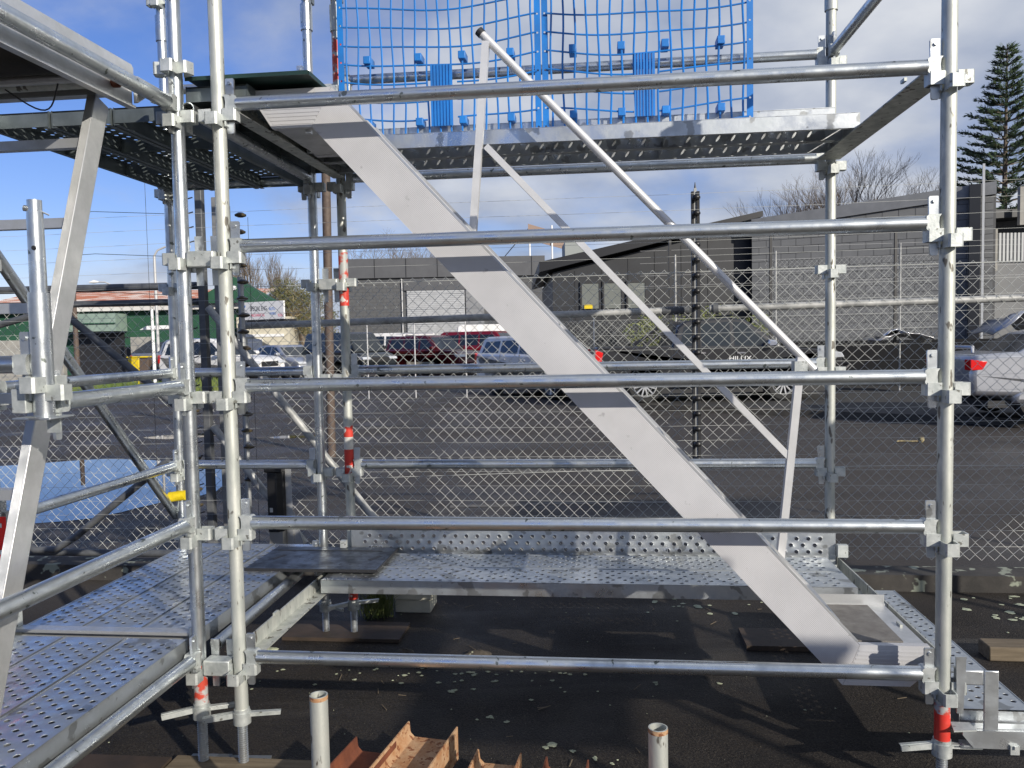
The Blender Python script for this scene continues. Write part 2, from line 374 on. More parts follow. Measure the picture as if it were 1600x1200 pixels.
def holed(b, x0, y0, nx, ny, px, py, rx, ry, z, stag=0., skip=None, ang=0., rim=.0006, t=.0010, n=8):
    """sheet of nx*ny cells, each with a pressed hole with a raised rim"""
    c, s = math.cos(ang), math.sin(ang)
    for i in range(nx):
        for j in range(ny):
            cx, cy = x0 + (i + .5) * px, y0 + (j + .5) * py
            sh = stag * px * (.5 if j % 2 else -.5)
            corners = [(1, 0), (1, 1), (0, 1), (-1, 1), (-1, 0), (-1, -1), (0, -1), (1, -1)]
            o = [(cx + u * px / 2, cy + v * py / 2, z) for u, v in corners]
            if skip and skip(i, j): b.add([o[1], o[3], o[5], o[7]], [(0, 1, 2, 3)]); continue
            def ring(k, zz):
                r = []
                for u, v in corners:
                    a = math.atan2(v, u); X, Y = math.cos(a) * (rx + k), math.sin(a) * (ry + k)
                    r.append((cx + sh + X * c - Y * s, cy + X * s + Y * c, zz))
                return r
            vs = o + ring(.0022, z) + ring(.0006, z + rim) + ring(-.0008, z - t)
            fs = [(k * 8 + q, k * 8 + (q + 1) % 8, (k + 1) * 8 + (q + 1) % 8, (k + 1) * 8 + q) for k in range(3) for q in range(8)]
            b.add(vs, fs)

def plank_mesh(L=2.3, Wd=.232, rows=6, pitch=.054, r=(.0098, .0098), stag=.9, ang=0., skip=None, edge=.012, h=.06):
    """deck plank lying along local x, centred in y, top at z=0"""
    b = MB(); nx = int((L - .06) / pitch); m0 = (L - nx * pitch) / 2; py = (Wd - 2 * edge) / rows
    holed(b, m0, -Wd / 2 + edge, nx, rows, pitch, py, r[0], r[1], 0, stag * .5, skip, ang)
    b.add([(0, -Wd / 2, 0), (L, -Wd / 2, 0), (L, -Wd / 2 + edge, 0), (0, -Wd / 2 + edge, 0)], [(0, 1, 2, 3)])
    b.add([(0, Wd / 2 - edge, 0), (L, Wd / 2 - edge, 0), (L, Wd / 2, 0), (0, Wd / 2, 0)], [(0, 1, 2, 3)])
    b.add([(0, -Wd / 2 + edge, 0), (m0, -Wd / 2 + edge, 0), (m0, Wd / 2 - edge, 0), (0, Wd / 2 - edge, 0)], [(0, 1, 2, 3)])
    b.add([(L - m0, -Wd / 2 + edge, 0), (L, -Wd / 2 + edge, 0), (L, Wd / 2 - edge, 0), (L - m0, Wd / 2 - edge, 0)], [(0, 1, 2, 3)])
    for sg in (-1, 1): b.box(0, L, sg * Wd / 2 - (.003 if sg > 0 else 0), sg * Wd / 2 + (0 if sg > 0 else .003), .0004, .0022)
    me = b.mesh('perforated_top', fix=False); me.materials.append(galv_plate)
    s = MB()
    for sg in (-1, 1):
        y = sg * Wd / 2
        s.box(0, L, min(y, y - sg * .0025), max(y, y - sg * .0025), -h, -.0005)
        s.box(0, L, min(y - sg * .0027, y - sg * .020), max(y - sg * .0027, y - sg * .020), -h, -h + .0025)
    for x in (.0, L / 3, 2 * L / 3, L - .003):
        s.box(x, x + .003, -Wd / 2 + .004, Wd / 2 - .004, -h + .006, -.006)
    ms = s.mesh('side_channels'); ms.materials.append(galv_plate)
    return me, ms
PK = plank_mesh()
PKS = plank_mesh(L=1.29)
def skipF(i, j): return (i * 7 + j * 3) % 5 in (0, 2)
galv_shade_tone = mat('shade_toned_galvanised_plate', (.20, .23, .235), .48, .6, (.13, .155, .16), 9, .1, 25)  # shade on the overhead left planks is put into this darker colour
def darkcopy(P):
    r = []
    for me in P: q = me.copy(); q.materials.clear(); q.materials.append(galv_shade_tone); r.append(q)
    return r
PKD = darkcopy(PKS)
PKF = plank_mesh(L=2.365, skip=lambda i, j: j in (0, 3) and i % 2 == 0)
PKL = plank_mesh(L=2.365)
PKU = plank_mesh(L=2.365, rows=3, pitch=.066, r=(.0058, .031), stag=.5, ang=.6)
def plank(M, org, rz, label, group, mt=None):
    o = thing('steel_plank', label, 'scaffold plank', org, 's', group)
    inst('perforated_top', M[0], o, (0, 0, 0), (0, 0, rz)); inst('side_channels', M[1], o, (0, 0, 0), (0, 0, rz)); return o

LV = [.7934 - .495 * i for i in range(-3, 5)]      # cup levels, index 3 is the landing
def standard(a, bq, zb, zt, label, mt=galv_old, joint=None, bands=(), cups=True, group='upright scaffold standards'):
    o = thing('scaffold_standard', label, 'scaffold post', (a, bq, zb), 's', group)
    t = MB().tube((a, bq, zb), (a, bq, zt), .02415, 20, hollow=.004); part('tube', t, mt, o)
    if cups:
        for z in LV:
            if zb + .05 < z < zt - .03:
                for k in range(4):
                    inst('cup', CUP, o, (0, 0, z - zb + (.006 if k % 2 == 0 else -.016)), (0, 0, k * math.pi / 2))
    if joint:
        part('joint_sleeve', MB().tube((a, bq, joint - .065), (a, bq, joint + .065), .0305, 18), galv_old if mt is galv_old else mt, o)
    for z0, z1, pm in bands:
        part('painted_band', MB().tube((a, bq, z0), (a, bq, z1), .02475, 20, cap=False), pm, o)
    return o
def jack(a, bq, zn, label, rz=0.):
    o = thing('screw_jack', label, 'base jack', (a, bq, -1.56), 's', 'screw jacks under the standards')
    inst('threaded_rod', ROD, o, (0, 0, .012)); inst('collar_nut', NUT, o, (0, 0, zn + 1.56))
    inst('handle', HND, o, (0, 0, zn + 1.56), (0, 0, rz)); inst('handle', HND, o, (0, 0, zn + 1.56), (0, 0, rz + math.pi))
    b = MB(); holed(b, -.075, -.075, 2, 2, .075, .075, .007, .007, .008, rim=0, t=.007)
    b.box(-.075, .075, -.075, .075, 0, .0005)
    for x0, x1, y0, y1 in ((-.075, .075, -.0765, -.075), (-.075, .075, .075, .0765), (-.0765, -.075, -.0765, .0765), (.075, .0765, -.0765, .0765)): b.box(x0, x1, y0, y1, 0, .008)
    b.lathe([(.0185, .012), (.024, .008)], 14)
    me = b.mesh('base_plate'); me.materials.append(galv_plate); inst('base_plate', me, o, (0, 0, 0), (0, 0, .05))
    return o

standard(2.44, 0, -1.372, 2.5, 'tall weathered scaffold post nearest the camera at the right edge, red paint at its foot', bands=((-1.368, -1.27, redp), (-1.27, -1.235, redp2)))
standard(0, 0, -1.345, 2.5, 'right-hand one of the two close front posts, carrying the left ends of the long rails')
standard(-.155, 0, -1.33, 2.5, 'left-hand one of the two close front posts, faded red paint at its foot', galv, bands=((-1.326, -1.16, redp2), (-1.16, -.2, whitep)) and ((-1.326, -1.17, redp2),))
standard(2.44, 1.35, -1.38, 2.4, 'rear right scaffold post behind the landing, with a joint collar at the top', galv_old, joint=1.60)
standard(0, 1.35, -1.375, 2.4, 'rear post with red and white painted bands behind the stair', galv_old, joint=1.645,
         bands=((1.58, 1.71, redp), (1.30, 1.575, redp2), (.32, .46, redp2), (.185, .28, redp), (-.50, -.44, redp), (-.565, -.50, whitep), (-.71, -.565, redp), (-1.37, -1.12, redp)))
standard(-.155, 1.35, -1.385, 2.4, 'plain rear post just left of the red banded one, with a silver joint sleeve', galv, joint=1.66)
standard(-.94, 1.35, -1.38, 2.4, 'rear left scaffold post half hidden behind the left front post', galv, joint=1.65)
standard(-.94, 0, -1.38, 2.4, 'front left scaffold post at the far left edge beside the ladder', galv)
standard(-.155, -2.44, -1.38, 2.4, 'scaffold post at the near end of the left-hand deck', galv)
standard(-.94, -2.44, -1.38, 2.4, 'outer scaffold post at the near end of the left-hand deck', galv)
for a, bq, zn, l, rz in ((2.44, 0, -1.395, 'screw jack with white winged nut under the right front post', .12), (0, 0, -1.368, 'screw jack with winged nut under the right one of the two close front posts', .35), (-.155, 0, -1.352, 'screw jack with winged nut under the left one of the two close front posts', .5),
                      (0, 1.35, -1.40, 'screw jack under the red footed rear post, on its plywood board', .6), (-.155, 1.35, -1.41, 'screw jack under the plain rear post, left one on the plywood board', -.5),
                      (2.44, 1.35, -1.40, 'screw jack in shade under the rear right post', .3), (-.94, 1.35, -1.40, 'screw jack under the rear left post, hidden in shade', .3), (-.94, 0, -1.40, 'screw jack under the far left front post', .1)):
    jack(a, bq, zn, l, rz)

def ledger(p0, p1, label, mt=galv, ends=(1, 1), group='horizontal scaffold rails', name='ledger'):
    """p0, p1: axes of the standards it spans, z of the rail itself"""
    p0, p1 = Vector(p0), Vector(p1); d = (p1 - p0); L = d.length; u = d.normalized()
    ang = math.atan2(u.y, u.x)
    o = thing(name, label, 'scaffold rail', tuple(p0), 's', group)
    q0 = p0 + u * (.070 if ends[0] else .0); q1 = p1 - u * (.070 if ends[1] else 0)
    part('tube', MB().tube(q0, q1, .02415, 20, hollow=0 if (ends[0] and ends[1]) else .004), mt, o)
    if ends[0]:
        inst('end_bracket', BRK, o, (0, 0, 0), (0, 0, ang)); inst('wedge', WDG, o, (0, 0, 0), (0, 0, ang))
    if ends[1]:
        e = tuple(d); inst('end_bracket', BRK, o, e, (0, 0, ang + math.pi)); inst('wedge', WDG, o, e, (0, 0, ang + math.pi))
    return o
up = .046
names = ['topmost of the long front rails, crossing the landing edge', 'second long front rail from the top, crossing the stair', 'middle one of the long front rails', 'fourth long front rail from the top, above the lower deck', 'lowest of the long front rails, just above the ground']
for i in range(5):
    z = LV[3 + i] + up; ledger((0, 0, z), (2.44, 0, z), names[i], galv)
for lv, l in ((-1, 'rear guard rail behind the blue mesh guards'), (0, 'rear rail close under the far edge of the upper landing'), (2, 'rear rail behind the stair at the height of the parked cars'), (3, 'rear rail low behind the stair in front of the chain link fence')):
    z = LV[3 + lv] + up; ledger((0, 1.35, z), (2.44, 1.35, z), l)
z = LV[2] + up; ledger((2.44, 0, z), (2.44, 1.35, z), 'sloping looking side guard rail at the top right, running to the near right post')
for lv, l in ((0, 'upper rail between the left rear posts, under the dark deck'), (2, 'short rear rail between the two left rear posts at the height of the cars'), (3, 'short rear rail between the two left rear posts in front of the lower mesh'), (4, 'lowest short rear rail between the left rear posts under the deck'), (-1, 'short rear guard rail above the dark deck at the left')):
    z = LV[3 + lv] + up; ledger((-.94, 1.35, z), (-.155, 1.35, z), l)
z = LV[3] + up
ledger((-.155, -2.44, z), (-.155, 0, z), 'thick near rail along the hatch platform at the top left')
z = LV[6] + up; ledger((-.155, -2.44, z), (-.155, 0, z), 'near side rail above the left perforated deck')
z = LV[7] + up; ledger((-.155, -2.44, z), (-.155, 0, z), 'lowest near side rail beneath the left perforated deck')
z = LV[5] + up; ledger((-.155, -.76, z), (-.155, 0, z), 'short side rail from the stub post to the left front post')
ledger((-.94, 0, z), (-.94, 1.35, z), 'far side rail of the left bay at the height of the cars')
z = LV[3] + up; ledger((-.94, -2.44, z - .0), (-.94, 0, z), 'outer side rail of the hatch platform out beyond the ladder')
ledger((-.94, 0, z), (-.94, 1.35, z), 'outer side rail below the perforated upper deck against the sky')
z = LV[6] + up; ledger((-.94, 0, z), (-.94, 1.35, z), 'outer side rail low on the left over the puddle')
z = LV[3] + up; ledger((-.13, .03, z), (-.155, 1.35, z), 'open ended dark tube running under the upper deck between the close posts', galv, (0, 1))
z = LV[7] + up + .01; ledger((-.13, .08, z), (-.155, 1.0, z), 'open ended tube lying low between the left deck and the angle transom', galv, (0, 0))
# short tie boxes between the two close front posts
def tie(z, label, bq=0., dz=0):
    o = thing('tie_bracket', label, 'bracket', (-.078, bq, z), 's', 'tie brackets between the close posts')
    b = MB().box(-.127, -.028, bq - .032, bq + .026, z - .030, z + .026)
    part('box_section', b, galv_cup, o, bevel=.004)
    for a in (-.108, -.048):
        part('wedge', MB().prism([(a - .013, z - .092), (a + .011, z - .092), (a + .016, z + .085), (a - .016, z + .085)], bq + .028, bq + .036), galv_plate, o)
tie(LV[4] + .004, 'square tie bracket joining the two close front posts at mid height')
tie(LV[7] + .012, 'square tie bracket joining the two close front posts near the ground')
tie(LV[4], 'square tie bracket joining the two rear posts beside the red paint', 1.35)
# angle transoms running front to back
def transom(a, z, label, y0=.03, y1=1.32, w=.05, h=.062, mt=galv_old):
    o = thing('transom', label, 'scaffold transom', (a, y0, z), 's', 'angle transoms')
    b = MB().prism([(a - w / 2, z), (a - w / 2, z - .006), (a - .004, z - .006), (a - .004, z - h), (a + .003, z - h), (a + .003, z - .006), (a + w / 2, z - .006), (a + w / 2, z)][::-1], y0 + .04, y1 - .04)
    part('tee_section', b, mt, o)
    for q, s in ((y0, 0), (y1, 1)):
        y_0, y_1 = (q, q + .045) if s == 0 else (q - .045, q)
        part('end_bracket', MB().box(a - .022, a + .022, y_0, y_1, z - .066, z - .0075), galv_cup, o, bevel=.003)
    return o
def transomL(a, z, label, y0=.03, y1=1.32, mt=galv_old, w=.055, h=.06, sg=1):
    o = thing('transom', label, 'scaffold transom', (a, y0, z), 's', 'angle transoms')
    part('angle_section', MB().prism([(a - sg * .028, z), (a - sg * .028, z - h), (a + sg * w * .6, z - h), (a + sg * w * .6, z - h + .005), (a - sg * .022, z - h + .005), (a - sg * .022, z)], y0, y1), mt, o)
    part('hook_lip', MB().box(a - .026, a - .016, y0 + .3, y0 + .34, z, z + .012), mt, o)
    return o
transomL(2.445, .895, 'pale flat transom at the right end of the upper landing', sg=-1, w=.13, h=.07)
transomL(0.0, .895, 'pale flat transom under the stair head at the left end of the landing')
transomL(0.015, -1.105, 'sunlit angle transom running back under the lower deck at the left')
transomL(2.445, -1.105, 'angle transom at the right end of the lower deck', sg=-1)
# transom across the left bay at the lower deck
o = thing('transom', 'cross transom lying across the left perforated deck between the two front posts', 'scaffold transom', (-.94, .05, -1.07), 's', 'angle transoms')
part('angle_section', MB().box(-.915, -.19, .022, .060, -1.078, -1.066).box(-.915, -.19, .062, .068, -1.13, -1.066), alu_plain, o)
part('end_bracket', MB().box(-.955, -.90, .01, .07, -1.14, -1.0), galv_cup, o, bevel=.004)
part('end_bracket', MB().box(-.20, -.165, .01, .07, -1.14, -1.04), galv_cup, o, bevel=.004)

# planks: upper landing, lower deck, toe boards
for i in range(2): plank(PKU, (.035, .885 + i * .238, .902), 0, ['front slotted plank of the upper landing, facing the camera', 'rear slotted plank of the upper landing'][i], 'planks of the upper landing')
for i in range(2): plank(PKF if i == 0 else PKL, (.035, .885 + i * .238, -1.090), 0, ['front plank of the lower deck with fewer holes and a dirty edge', 'rear plank of the lower deck below the toe board'][i], 'planks of the lower deck')
o = thing('toe_board', 'perforated plank standing on edge behind the lower deck', 'toe board', (.02, 1.285, -1.135), 's', 'toe boards on edge')
PT = plank_mesh(L=2.43, Wd=.155, rows=4, r=(.0105, .0105), pitch=.0565, h=.045)
for nme, me in (('perforated_top', PT[0]), ('side_channels', PT[1])): inst(nme, me, o, (0, 0, .078), (math.pi / 2, 0, 0))
for q in (0.0, 2.44): part('corner_bracket', MB().box(q + (.012 if q else -.03), q + (.06 if q else .0), 1.25, 1.28, -1.09, -1.03), galv_cup, o)
o = thing('toe_board', 'plank standing on edge behind the upper landing, below the blue mesh', 'toe board', (.02, 1.315, .93), 's', 'toe boards on edge')
PB = plank_mesh(L=2.43, Wd=.145, rows=2, pitch=.3, h=.03, skip=lambda i, j: True)
for nme, me in (('face_sheet', PB[0]), ('side_channels', PB[1])): inst(nme, me, o, (0.0, 0, .070), (math.pi / 2, 0, 0))

# left bay planks run away from the camera
for i in range(3):
    a = -.31 - i * .242
    plank(PK, (a, -2.31, -1.078), math.pi / 2, ['near left-deck plank next to the side rail, perforated, wet sheen', 'near left-deck plank in the middle, perforated', 'near left-deck plank beside the ladder foot, pink reflection'][i], 'near planks of the left deck')
    plank(PKS, (a, .075, -1.078), math.pi / 2, ['far left-deck plank beside the close front posts', 'far left-deck plank in the middle of the deck', 'far left-deck plank on the outer edge'][i], 'far planks of the left deck')
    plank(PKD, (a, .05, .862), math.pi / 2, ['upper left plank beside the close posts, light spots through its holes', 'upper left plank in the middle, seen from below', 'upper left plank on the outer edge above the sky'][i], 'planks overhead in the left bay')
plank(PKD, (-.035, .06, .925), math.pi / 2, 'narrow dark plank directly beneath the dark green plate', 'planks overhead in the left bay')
# hop up bracket and planks on the lower right
for i in range(1): plank(PKS, (2.622 + i * .236, .03, -1.27), math.pi / 2, ['perforated hop-up plank beside the stair foot at the lower right', 'second hop-up plank from the right front post', 'outer hop-up plank beyond the right edge'][i], 'planks of the low hop-up')
def hopup(bq, label):
    o = thing('hop_up_bracket', label, 'bracket', (2.47, bq, -1.14), 's', 'hop-up brackets')
    part('arm', MB().box(2.482, 2.560, bq - .022, bq + .022, -1.168, -1.118), galv_plate, o, bevel=.004)
    part('wedge', MB().prism([(2.474, -1.26), (2.494, -1.26), (2.502, -1.07), (2.470, -1.07)], bq - .03, bq - .023), galv_plate, o)
    part('upright_plate', MB().box(2.561, 2.606, bq - .024, bq - .016, -1.318, -1.118), galv_plate, o, bevel=.002)
    part('channel', MB().prism([(2.495, -1.318), (3.36, -1.318), (3.36, -1.378), (2.53, -1.378), (2.495, -1.335)], bq - .026, bq - .021).box(2.50, 3.36, bq - .0208, bq + .02, -1.378, -1.372).box(2.50, 3.36, bq - .0208, bq + .02, -1.3185, -1.313), galv_plate, o)
    part('flat_lug', MB().prism([(2.455, bq - .055), (2.53, bq - .045), (2.53, bq + .01), (2.47, bq + .01)], -1.312, -1.307, 'z'), galv_cup, o)
    part('clip', MB().box(2.640, 2.668, bq - .035, bq - .027, -1.392, -1.362).box(2.650, 2.658, bq - .041, bq - .035, -1.372, -1.362), galv_cup, o)
    return o
hopup(0, 'galvanised hop-up bracket wedged to the foot of the right front post')

# filler plates
def filler(a0, a1, b0, b1, z, mt, label, slots=True, skew=0.):
    o = thing('filler_plate', label, 'metal plate', (a0, b0, z), 's', 'steel filler plates')
    part('sheet', MB().prism([(a0, b0), (a1, b0), (a1 + skew, b1), (a0 + skew, b1)], z - .004, z, 'z'), mt, o)
    if slots:
        for q in (a0 + .06, a1 - .09): part('hand_slot', MB().prism([(q, b0 + .17), (q + .02, b0 + .16), (q + .055, b0 + .24), (q + .035, b0 + .25)], z + .0006, z + .0012, 'z'), trim_m, o)
        part('fold_line', MB().box(a0 + .03, a1 - .06, b0 + .33, b0 + .338, z + .0006, z + .002), trim_m, o)
    for x0, x1, y0, y1 in ((a0, a1 + skew, b0 - .004, b0 - .0005), (a1 + .0005, a1 + .005, b0, b1)): part('edge_lip', MB().box(x0, x1, y0, y1, z - .012, z + .002), trim_m if slots else mt, o)
    return o
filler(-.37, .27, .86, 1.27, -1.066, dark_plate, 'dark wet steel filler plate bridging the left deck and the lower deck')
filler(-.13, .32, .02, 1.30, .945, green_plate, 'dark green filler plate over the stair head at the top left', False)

# hatch platform top left
o = thing('hatch_platform', 'aluminium framed hatch platform with plywood underside above the ladder', 'platform', (-.19, -.22, .8), 's')
b = MB()
b.prism([(-.222, .784), (-.196, .784), (-.196, .792), (-.208, .795), (-.208, .858), (-.200, .862), (-.200, .915), (-.206, .928), (-.222, .928)], -2.3, -.19)
part('side_rail', b, alu_plain, o)
part('side_rail', MB().box(-.925, -.90, -2.3, -.19, .80, .94), alu_plain, o)
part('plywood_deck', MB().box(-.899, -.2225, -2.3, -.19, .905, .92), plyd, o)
part('end_channel', MB().box(-.899, -.2225, -.26, -.22, .815, .875), alu_plain, o)
part('cross_tube', MB().tube((-.899, -.34, .83), (-.2225, -.34, .83), .022, 14), galv_old, o)
part('cross_tube', MB().tube((-.899, -.42, .815), (-.2225, -.42, .815), .014, 12), alu_plain, o)
part('corner_hook', MB().prism([(-.19, .80), (-.12, .845), (-.05, .86), (-.05, .89), (-.19, .89)], -.204, -.187, 'a'), alu_plain, o, bevel=.003)
part('bolt', MB().tube((-.205, -.30, .835), (-.186, -.30, .835), .016, 10).tube((-.186, -.30, .835), (-.180, -.30, .835), .012, 6), rust_dark, o)
part('latch', MB().box(-.52, -.44, -.219, -.212, .835, .862).box(-.36, -.34, -.219, -.205, .86, .91), trim_m, o)
pts = [(-.50 + i * .016, -.40 + .05 * math.sin(i * .3), .80 - .055 * math.sin(math.pi * i / 12)) for i in range(13)]
part('cord', MB().path(pts, .0025, 6), trim_m, o)
# ladder
def lad(t, a):
    p0 = Vector((a, -.235, .80)); p1 = Vector((a, -.89, -1.07)); return p0.lerp(p1, t)
o = thing('access_ladder', 'aluminium access ladder with ribbed stiles leaning at the left edge', 'ladder', tuple(lad(1, -.3)), 's')
dl = (lad(1, 0) - lad(0, 0)).normalized()
for a in (-.30, -.72):
    p0, p1 = lad(0, a), lad(1, a); n_ = dl.cross(Vector((1, 0, 0))).normalized()
    if n_.y > 0: n_ = -n_
    st = part('stile', MB().beam(p0, p1, .075, .030, up=(1, 0, 0)), alu_plain, o, bevel=.003)
    rb = MB()
    for k in range(9):
        off = n_ * .0376 + Vector((1, 0, 0)) * (-.0125 + k * .0031)
        rb.beam(p0 + off, p1 + off, .0016, .0012, up=(1, 0, 0))
    part('ribs', rb, alu_plain, st, stuff=True)
for i in range(7):
    p = lad((i + .55) / 7, 0); part('rung', MB().beam((-.715, p.y, p.z), (-.305, p.y, p.z), .03, .03), alu_plain, o)
o = thing('warning_tag', 'red tag hanging behind the ladder at the left edge', 'tag', (-.93, -.02, -.8), 's')
part('card', MB().box(-.95, -.86, -.045, -.043, -.90, -.62), redtag, o)
for z in (-.66, -.76, -.85): part('print_mark', MB().box(-.90, -.875, -.0475, -.0465, z, z + .016), whitep, o)
# stub post with spigot
o = thing('stub_post', 'short post with tapered spigot and foot plate in front of the ladder', 'scaffold post', (-.165, -.75, -.19), 's')
part('spigot', MB().tube((-.165, -.75, .14), (-.165, -.75, .36), .0215, 18, r2=.0205, hollow=.003), galv, o)
part('sleeve', MB().tube((-.165, -.75, -.185), (-.165, -.75, .145), .0275, 20), galv, o)
part('foot_plate', MB().box(-.225, -.115, -.80, -.70, -.192, -.1855), galv_plate, o, bevel=.004)
part('pin_hole', MB().tube((-.157, -.7735, .262), (-.157, -.7695, .262), .006, 10), trim_m, o)
part('pin', MB().tube((-.185, -.765, .368), (-.150, -.755, .362), .008, 8, r2=.006).tube((-.150, -.755, .362), (-.135, -.735, .352), .0025, 6), galv_plate, o)
for k in range(4): inst('cup', CUP, o, (0, 0, .085 + (.006 if k % 2 else -.016)), (0, 0, k * math.pi / 2))
part('side_bracket', MB().box(-.235, -.193, -.785, -.725, -.175, -.11), galv_cup, o, bevel=.003)
zz = -.045
ledger((-.94, -.75, zz), (-.165, -.75, zz), 'stout rail ending in a wedge against the stub post at the left edge', galv)
# bay brace
def tubething(name, p0, p1, r, mt, label, cat, group=None, ends=True):
    o = thing(name, label, cat, tuple(p0), 's', group); part('tube', MB().tube(p0, p1, r, 16, hollow=.003), mt, o); return o
o = tubething('diagonal_brace', (-.985, .0, .50), (-.985, 1.37, -.93), .0235, galv, 'shiny diagonal brace tube crossing the left bay down to a yellow clamp', 'scaffold brace')
o = thing('tube_clamp', 'yellow taped clamp on the rear left post', 'clamp', (-.94, 1.30, -.815), 's')
part('band', MB().tube((-.985, 1.315, -.815), (-.895, 1.315, -.805), .027, 12), yel, o)
part('bolt', MB().tube((-.99, 1.30, -.80), (-.955, 1.30, -.80), .006, 8), galv_cup, o)
o = thing('post_collar', 'loose open pressed collar clipped round the left front post near the top', 'clamp', (-.155, 0, .965), 's')
for k in range(3): inst('cup', CUP, o, (0, 0, 0), (0, 0, -math.pi / 2 + (k - 1) * 1.25))

# unseen platform added right behind the camera, shaped to throw the broad ground shadows
o = thing('added_shadow_platform', 'unseen platform added to the right behind the viewpoint to cast ground shadows', 'platform', (4.3, -3.9, .84), 's')
part('deck_panel', MB().box(4.72, 5.62, -3.94, -3.29, .86, .90), galv_plate, o); part('deck_panel', MB().box(4.22, 4.70, -3.285, -2.80, .86, .90), galv_plate, o)
for a, bq in ((4.75, -3.90), (5.59, -3.90), (5.59, -3.33), (4.25, -2.84)): part('leg', MB().tube((a, bq, -1.56), (a, bq, .858), .024, 12), galv_old, o)
for a0, b0, a1, b1 in ((4.75, -3.90, 5.59, -3.90), (4.25, -2.84, 4.75, -3.90), (5.59, -3.90, 5.59, -3.33)): part('rail', MB().tube((a0, b0, .10), (a1, b1, .10), .024, 12), galv_old, o)

o = thing('added_fence_shade_deck', 'unseen landing added beyond the right edge to shade the chain link fence', 'platform', (4.75, .0, .84), 's')  # landing added out of view so the right part of the fence falls in shadow
for i in range(4): part('deck_panel', MB().box(4.75, 7.1, -1.65 + i * .6, -1.65 + i * .6 + .59, .84, .90), galv_plate, o)
for a in (4.95, 7.0):
    for bq in (-1.55, .68): part('leg', MB().tube((a, bq, -1.56), (a, bq, .838), .024, 12), galv_old, o)

# ================================================================== STAIR
def rib_mat():
    M = mat('ribbed_aluminium', (.50, .50, .515), .62, .15, (.44, .44, .455), 6, 0, spots=(19, .69, (.33, .33, .34)))
    t = M.node_tree; n = t.nodes; b = n['Principled BSDF']; tc = n.new('ShaderNodeTexCoord')
    dt = n.new('ShaderNodeVectorMath'); dt.operation = 'DOT_PRODUCT'; dt.inputs[1].default_value = (.7377, 0, .6751)
    t.links.new(tc.outputs['Object'], dt.inputs[0])
    mu = n.new('ShaderNodeMath'); mu.operation = 'MULTIPLY'; mu.inputs[1].default_value = 2 * math.pi / .0048; t.links.new(dt.outputs['Value'], mu.inputs[0])
    sn = n.new('ShaderNodeMath'); sn.operation = 'SINE'; t.links.new(mu.outputs[0], sn.inputs[0])
    bn = n.new('ShaderNodeBump'); bn.inputs['Strength'].default_value = .35; bn.inputs['Distance'].default_value = .0008
    t.links.new(sn.outputs[0], bn.inputs['Height']); t.links.new(bn.outputs[0], b.inputs['Normal'])
    return M
ribm = rib_mat()
st = thing('access_stair', 'steep aluminium scaffold stair with ribbed stringers and tube handrail', 'stair', (2.2, .13, -1.24), 's')
def stringer(b0, b1):
    inc = [(.289, .782), (.367, .922), (2.214, -1.098), (2.157, -1.243)]
    top = [(.05, .922), (.3655, .922), (.2875, .782), (.139, .782)]
    bot = [(2.2155, -1.098), (2.45, -1.098), (2.45, -1.185), (2.385, -1.243), (2.159, -1.243)]
    s_ = part('stringer', MB().prism(inc, b0, b1), ribm, st)
    part('top_extension', MB().prism(top, b0 + .0008, b1 - .0008), alu, s_); part('bottom_extension', MB().prism(bot, b0 + .0008, b1 - .0008), alu, s_)
    rb = MB()
    for k in range(9):
        z = .795 + k * .0135; a0 = .139 - (z - .782) / .14 * .085; rb.box(a0 + .01, .292 + (z - .782) * .557, b0 - .0006, b0 + .0005, z, z + .0055)
        z = -1.236 + k * .0143; rb.box(2.166 + (z + 1.243) * .38, 2.375 + min(.07, (z + 1.243) * .9), b0 - .0006, b0 + .0005, z, z + .0055)
    part('ribs', rb, alu, s_, stuff=True)
    dd = Vector((1.847, 0, -2.02)).normalized(); up_ = Vector((.7377, 0, .6751))
    p0 = Vector((.40, b0 + .004, .886)) + up_ * .003; p1 = Vector((2.205, b0 + .004, -1.088)) + up_ * .003
    part('top_lip', MB().beam(p0, p1, .008, .008, up=up_), alu_plain, s_)
stringer(.13, .160); stringer(.585, .615)
for i in range(9):
    t = (i + .6) / 9.2; a = .36 + 1.83 * t; z = .83 - 1.98 * t
    tr = part('tread', MB().box(a - .085, a + .085, .1615, .5835, z - .03, z), alu_plain, st)
part('head_platform', MB().box(.06, .36, .1615, .5835, .885, .915), alu_plain, st)
part('head_platform_edge', MB().box(.145, .285, .1615, .5835, .786, .792).box(.25, .27, .17, .19, .770, .785), alu_plain, st)
part('foot_platform', MB().box(2.06, 2.446, .1615, .5835, -1.118, -1.102), alu_plain, st)
part('grip_mat', MB().box(2.075, 2.375, .172, .565, -1.1015, -1.0965), ply, st)
part('platform_lip', MB().box(2.03, 2.446, .5839, .5848, -1.118, -1.06), alu_plain, st)
hb = .628
rail_alu = mat('handrail_aluminium', (.66, .66, .66), .42, .35, (.58, .58, .58), 9, .04, 60)
part('handrail', MB().tube((.853, hb, 1.257), (2.183, hb, -.150), .0168, 18), rail_alu, st)
part('end_cap', MB().tube((.838, hb, 1.273), (.853, hb, 1.257), .0195, 14), trim_m, st)
part('mid_rail', MB().beam((.860, hb, .800), (2.083, hb, -.505), .026, .028, up=(0, 1, 0)), rail_alu, st)
part('handrail_post', MB().beam((.868, hb, 1.225), (.795, hb, .42), .030, .034, up=(0, 1, 0)), rail_alu, st)
part('handrail_post', MB().beam((2.130, hb, -.10), (2.046, hb, -.955), .030, .034, up=(0, 1, 0)), rail_alu, st)
part('rail_bracket', MB().box(2.10, 2.15, hb - .03, hb + .03, -.155, -.115), galv_cup, st)
